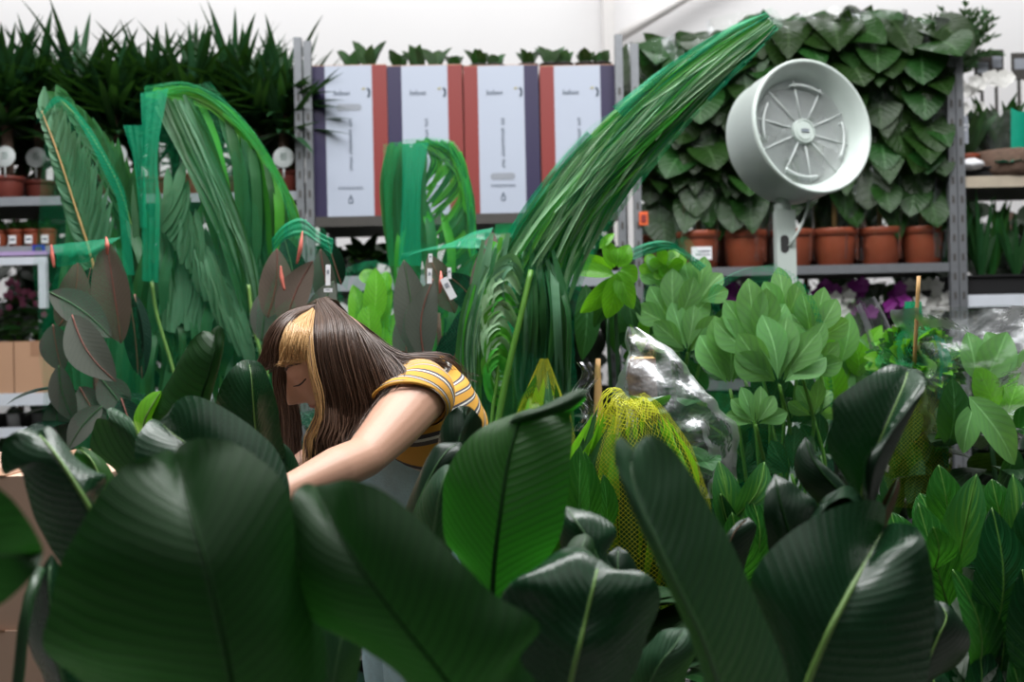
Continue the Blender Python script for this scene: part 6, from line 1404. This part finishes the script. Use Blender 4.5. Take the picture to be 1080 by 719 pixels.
farG = [[(320, 332, 2.30), (302, 355, 2.37), (292, 393, 2.39), (296, 430, 2.39), (297, 462, 2.38), (304, 490, 2.36)], [(322, 328, 2.32), (306, 352, 2.39), (298, 392, 2.40), (300, 430, 2.39), (304, 468, 2.37), (310, 496, 2.35)], [(330, 322, 2.34), (316, 350, 2.42), (304, 390, 2.42), (310, 430, 2.40), (313, 462, 2.38), (314, 490, 2.36)]]
locks('hair', farG, 330, ['hair', 'hairlight'], .0017, .005, .03, seed=4)
crownG = [[(326, 326, 2.24), (318, 332, 2.30), (300, 352, 2.38)], [(336, 318, 2.27), (334, 318, 2.34), (322, 336, 2.42)], [(346, 316, 2.28), (352, 317, 2.36), (350, 330, 2.44)], [(346, 316, 2.30), (357, 329, 2.36), (372, 352, 2.46)]]
locks('hair', crownG, 220, ['hair', 'hairlight'], .0017, .004, .01, seed=5)
bangD = [[(332, 321, 2.26), (304, 330, 2.26), (284, 352, 2.27), (276, 384, 2.28)], [(331, 322, 2.24), (304, 332, 2.20), (286, 356, 2.19), (279, 387, 2.20)], [(330, 323, 2.22), (307, 335, 2.15), (290, 362, 2.13), (287, 388, 2.145)], [(330, 324, 2.21), (310, 337, 2.13), (297, 362, 2.115), (296, 385, 2.12)]]
locks('fringe', bangD, 330, ['hair', 'hairlight'], .0016, .0035, .006, seed=6)
bangB = [[(329, 325, 2.21), (309, 339, 2.13), (298, 360, 2.105), (299, 384, 2.11)], [(329, 326, 2.20), (315, 343, 2.115), (307, 362, 2.09), (309, 380, 2.095)], [(329, 327, 2.20), (321, 346, 2.105), (315, 364, 2.085), (318, 378, 2.09)], [(330, 328, 2.20), (325, 348, 2.10), (321, 366, 2.085), (324, 381, 2.085)]]
locks('blonde_fringe', bangB, 300, ['blonde', 'blonde'], .0016, .003, .006, seed=7)['label'] = 'blonde fringe'
strk = [[(330, 328, 2.20), (324, 352, 2.10), (326, 384, 2.08), (332, 414, 2.085), (331, 440, 2.085), (321, 462, 2.085), (325, 484, 2.085)], [(331, 327, 2.20), (328, 352, 2.10), (331, 386, 2.085), (337, 416, 2.085), (336, 442, 2.085), (327, 466, 2.085), (330, 488, 2.085)]]
locks('blonde_streak', strk, 60, ['blonde', 'hairlight'], .0013, .0025, .02, seed=8, sheet=False)['label'] = 'blonde streak'
locks('hair_tips', [[(g[3][0], g[3][1], g[3][2]-.012)]+[(p[0], p[1], p[2]-.012) for p in g[4:]] for g in nearG[:5]], 90, ['hairlight', 'hair'], .0014, .006, .03, seed=9, sheet=False)
# --- striped top: torso shell and two short sleeves
def shell(mb, pts, rx, ry, side, v0=0, us=1.0, n=30, m=48, a0=0.0, mat=0, tilt=None):
    P = []; UV = []; c = cr(pts, n); L = v0; side = V(side)
    for i in range(n):
        d = (c[min(i+1, n-1)]-c[max(i-1, 0)]).normalized(); s = (side-d*side.dot(d)).normalized(); f = d.cross(s)
        if i: L += (c[i]-c[i-1]).length
        a, b = interp(rx, i/(n-1)), interp(ry, i/(n-1)); row = []; ur = []
        for j in range(m+1):
            t_ = a0+2*math.pi*(j % m)/m; k = 1+.018*noise.noise(V((math.cos(t_)*2, math.sin(t_)*2, L*16)))
            if tilt: pass
            row.append(c[i]+(s*math.cos(t_)*a+f*math.sin(t_)*b)*k); ur.append((j/m, L*us))
        if tilt:
            u = i/(n-1); ld = V(tilt[0]); row = [p-d*(p-c[i]).dot(ld)*tilt[1]*u*u for p in row]
        P.append(row); UV.append(ur)
    mb.grid(P, UV, mat); return L
sideV = shR-shL
mb = MB()
shell(mb, [c7+V((.01, 0, -.01)), lerp(c7, chest, .45)+V((.012, .005, 0)), chest+V((.012, .015, -.02)), lerp(chest, waist, .6), waist+V((.004, 0, .0))], [.06, .140, .156, .138, .134], [.07, .104, .116, .112, .112], sideV, 0, us=1.55)
he = lerp(shL, el, .19); LOW = V((.72, 0, -.69))
shell(mb, [lerp(shL, c7, .62)+V((.012, 0, -.012)), lerp(shL, c7, .3)+V((.008, 0, -.006)), shL+V((.004, 0, -.004)), he], [.058, .063, .064, .062], [.056, .061, .062, .060], V((1, 0, .3)), .01, 1.25, 24, 36, tilt=(LOW, .62))
heR = lerp(shR, elR, .32)
shell(mb, [lerp(shR, c7, .62), lerp(shR, c7, .3)+V((0, 0, .008)), shR, heR], [.06, .062, .06, .057], [.06, .062, .06, .057], V((1, 0, .3)), .01, 1.25, 24, 36)
top_ = mb.build('striped_top', M['jersey'], t)
mb = MB(); s = (sideV-(he-shL).normalized()*sideV.dot((he-shL).normalized())).normalized(); d = (he-shL).normalized(); f = d.cross(s)
mb.tube([(lambda q: he+q-d*q.dot(LOW)*.62)((s*math.cos(a)+f*math.sin(a))*.0615) for a in [2*math.pi*j/40 for j in range(41)]], .0032, 8, cap=False); mb.build('sleeve_hem', M['hem'], top_)
# --- jeans and shoes
mb = MB()
shell(mb, [waist+V((-.002, 0, .01)), lerp(waist, hip, .5)+V((-.012, -.01, 0)), hip, hip+V((0, 0, -.10))], [.136, .160, .172, .16], [.114, .136, .140, .125], V((.35, -.94, 0)), 0)
for s_ in (-1, 1):
    sdv = V((.35, -.94, 0))*s_*.09; h0 = hip+sdv*.9+V((0, 0, -.04)); kn = V((hip.x-.03, hip.y, .47))+sdv*1.15; an = V((hip.x+.05, hip.y+.02, .12))+sdv*1.3
    shell(mb, [h0, lerp(h0, kn, .5), kn, lerp(kn, an, .5), an], [.104, .092, .070, .064, .058], [.104, .092, .07, .064, .058], V((1, 0, 0)), 0, 1.0, 30, 32)
jn = mb.build('jeans', M['jeans'], t)
mb = MB(); wv = (hip-waist).normalized(); s = V((.35, -.94, 0)); s = (s-wv*s.dot(wv)).normalized(); f = wv.cross(s)
mb.tube([waist+V((-.002, 0, .006))+s*math.cos(a)*.138+f*math.sin(a)*.116 for a in [2*math.pi*j/48 for j in range(49)]], .006, 8, cap=False, flat=1.6); mb.build('waistband', M['jeans'], jn)
for an in feet:
    mb = MB(); P = []
    for i in range(15):
        u = i/14; c_ = V((an.x+.065-.27*u, an.y+.02-.10*u, 0)); w_ = .044*math.sin(math.pi*min(.97, max(.06, u*.92+.06)))**.45; h_ = lerp(.085, .04, smooth(min(1, max(0, (u-.25)/.5)))) if u < .95 else .03
        P.append([c_+V((.3*math.cos(a)*w_, -.95*math.cos(a)*w_*-1, .022+max(0, math.sin(a))*h_-.004*(math.sin(a) < 0))) for a in [2*math.pi*j/20 for j in range(21)]])
    mb.grid(P); so = MB(); mb_o = mb.build('shoe', M['shoe'], t)
    P = []
    for i in range(15):
        u = i/14; c_ = V((an.x+.07-.28*u, an.y+.02-.10*u, 0)); w_ = .049*math.sin(math.pi*min(.97, max(.05, u*.92+.06)))**.42
        P.append([c_+V((.3*q*w_, .95*q*w_, z_)) for q, z_ in ((-1, .001), (-1, .024), (1, .024), (1, .001), (-1, .001))])
    so.grid(P); so.build('sole', M['sole'], mb_o, sm=False)
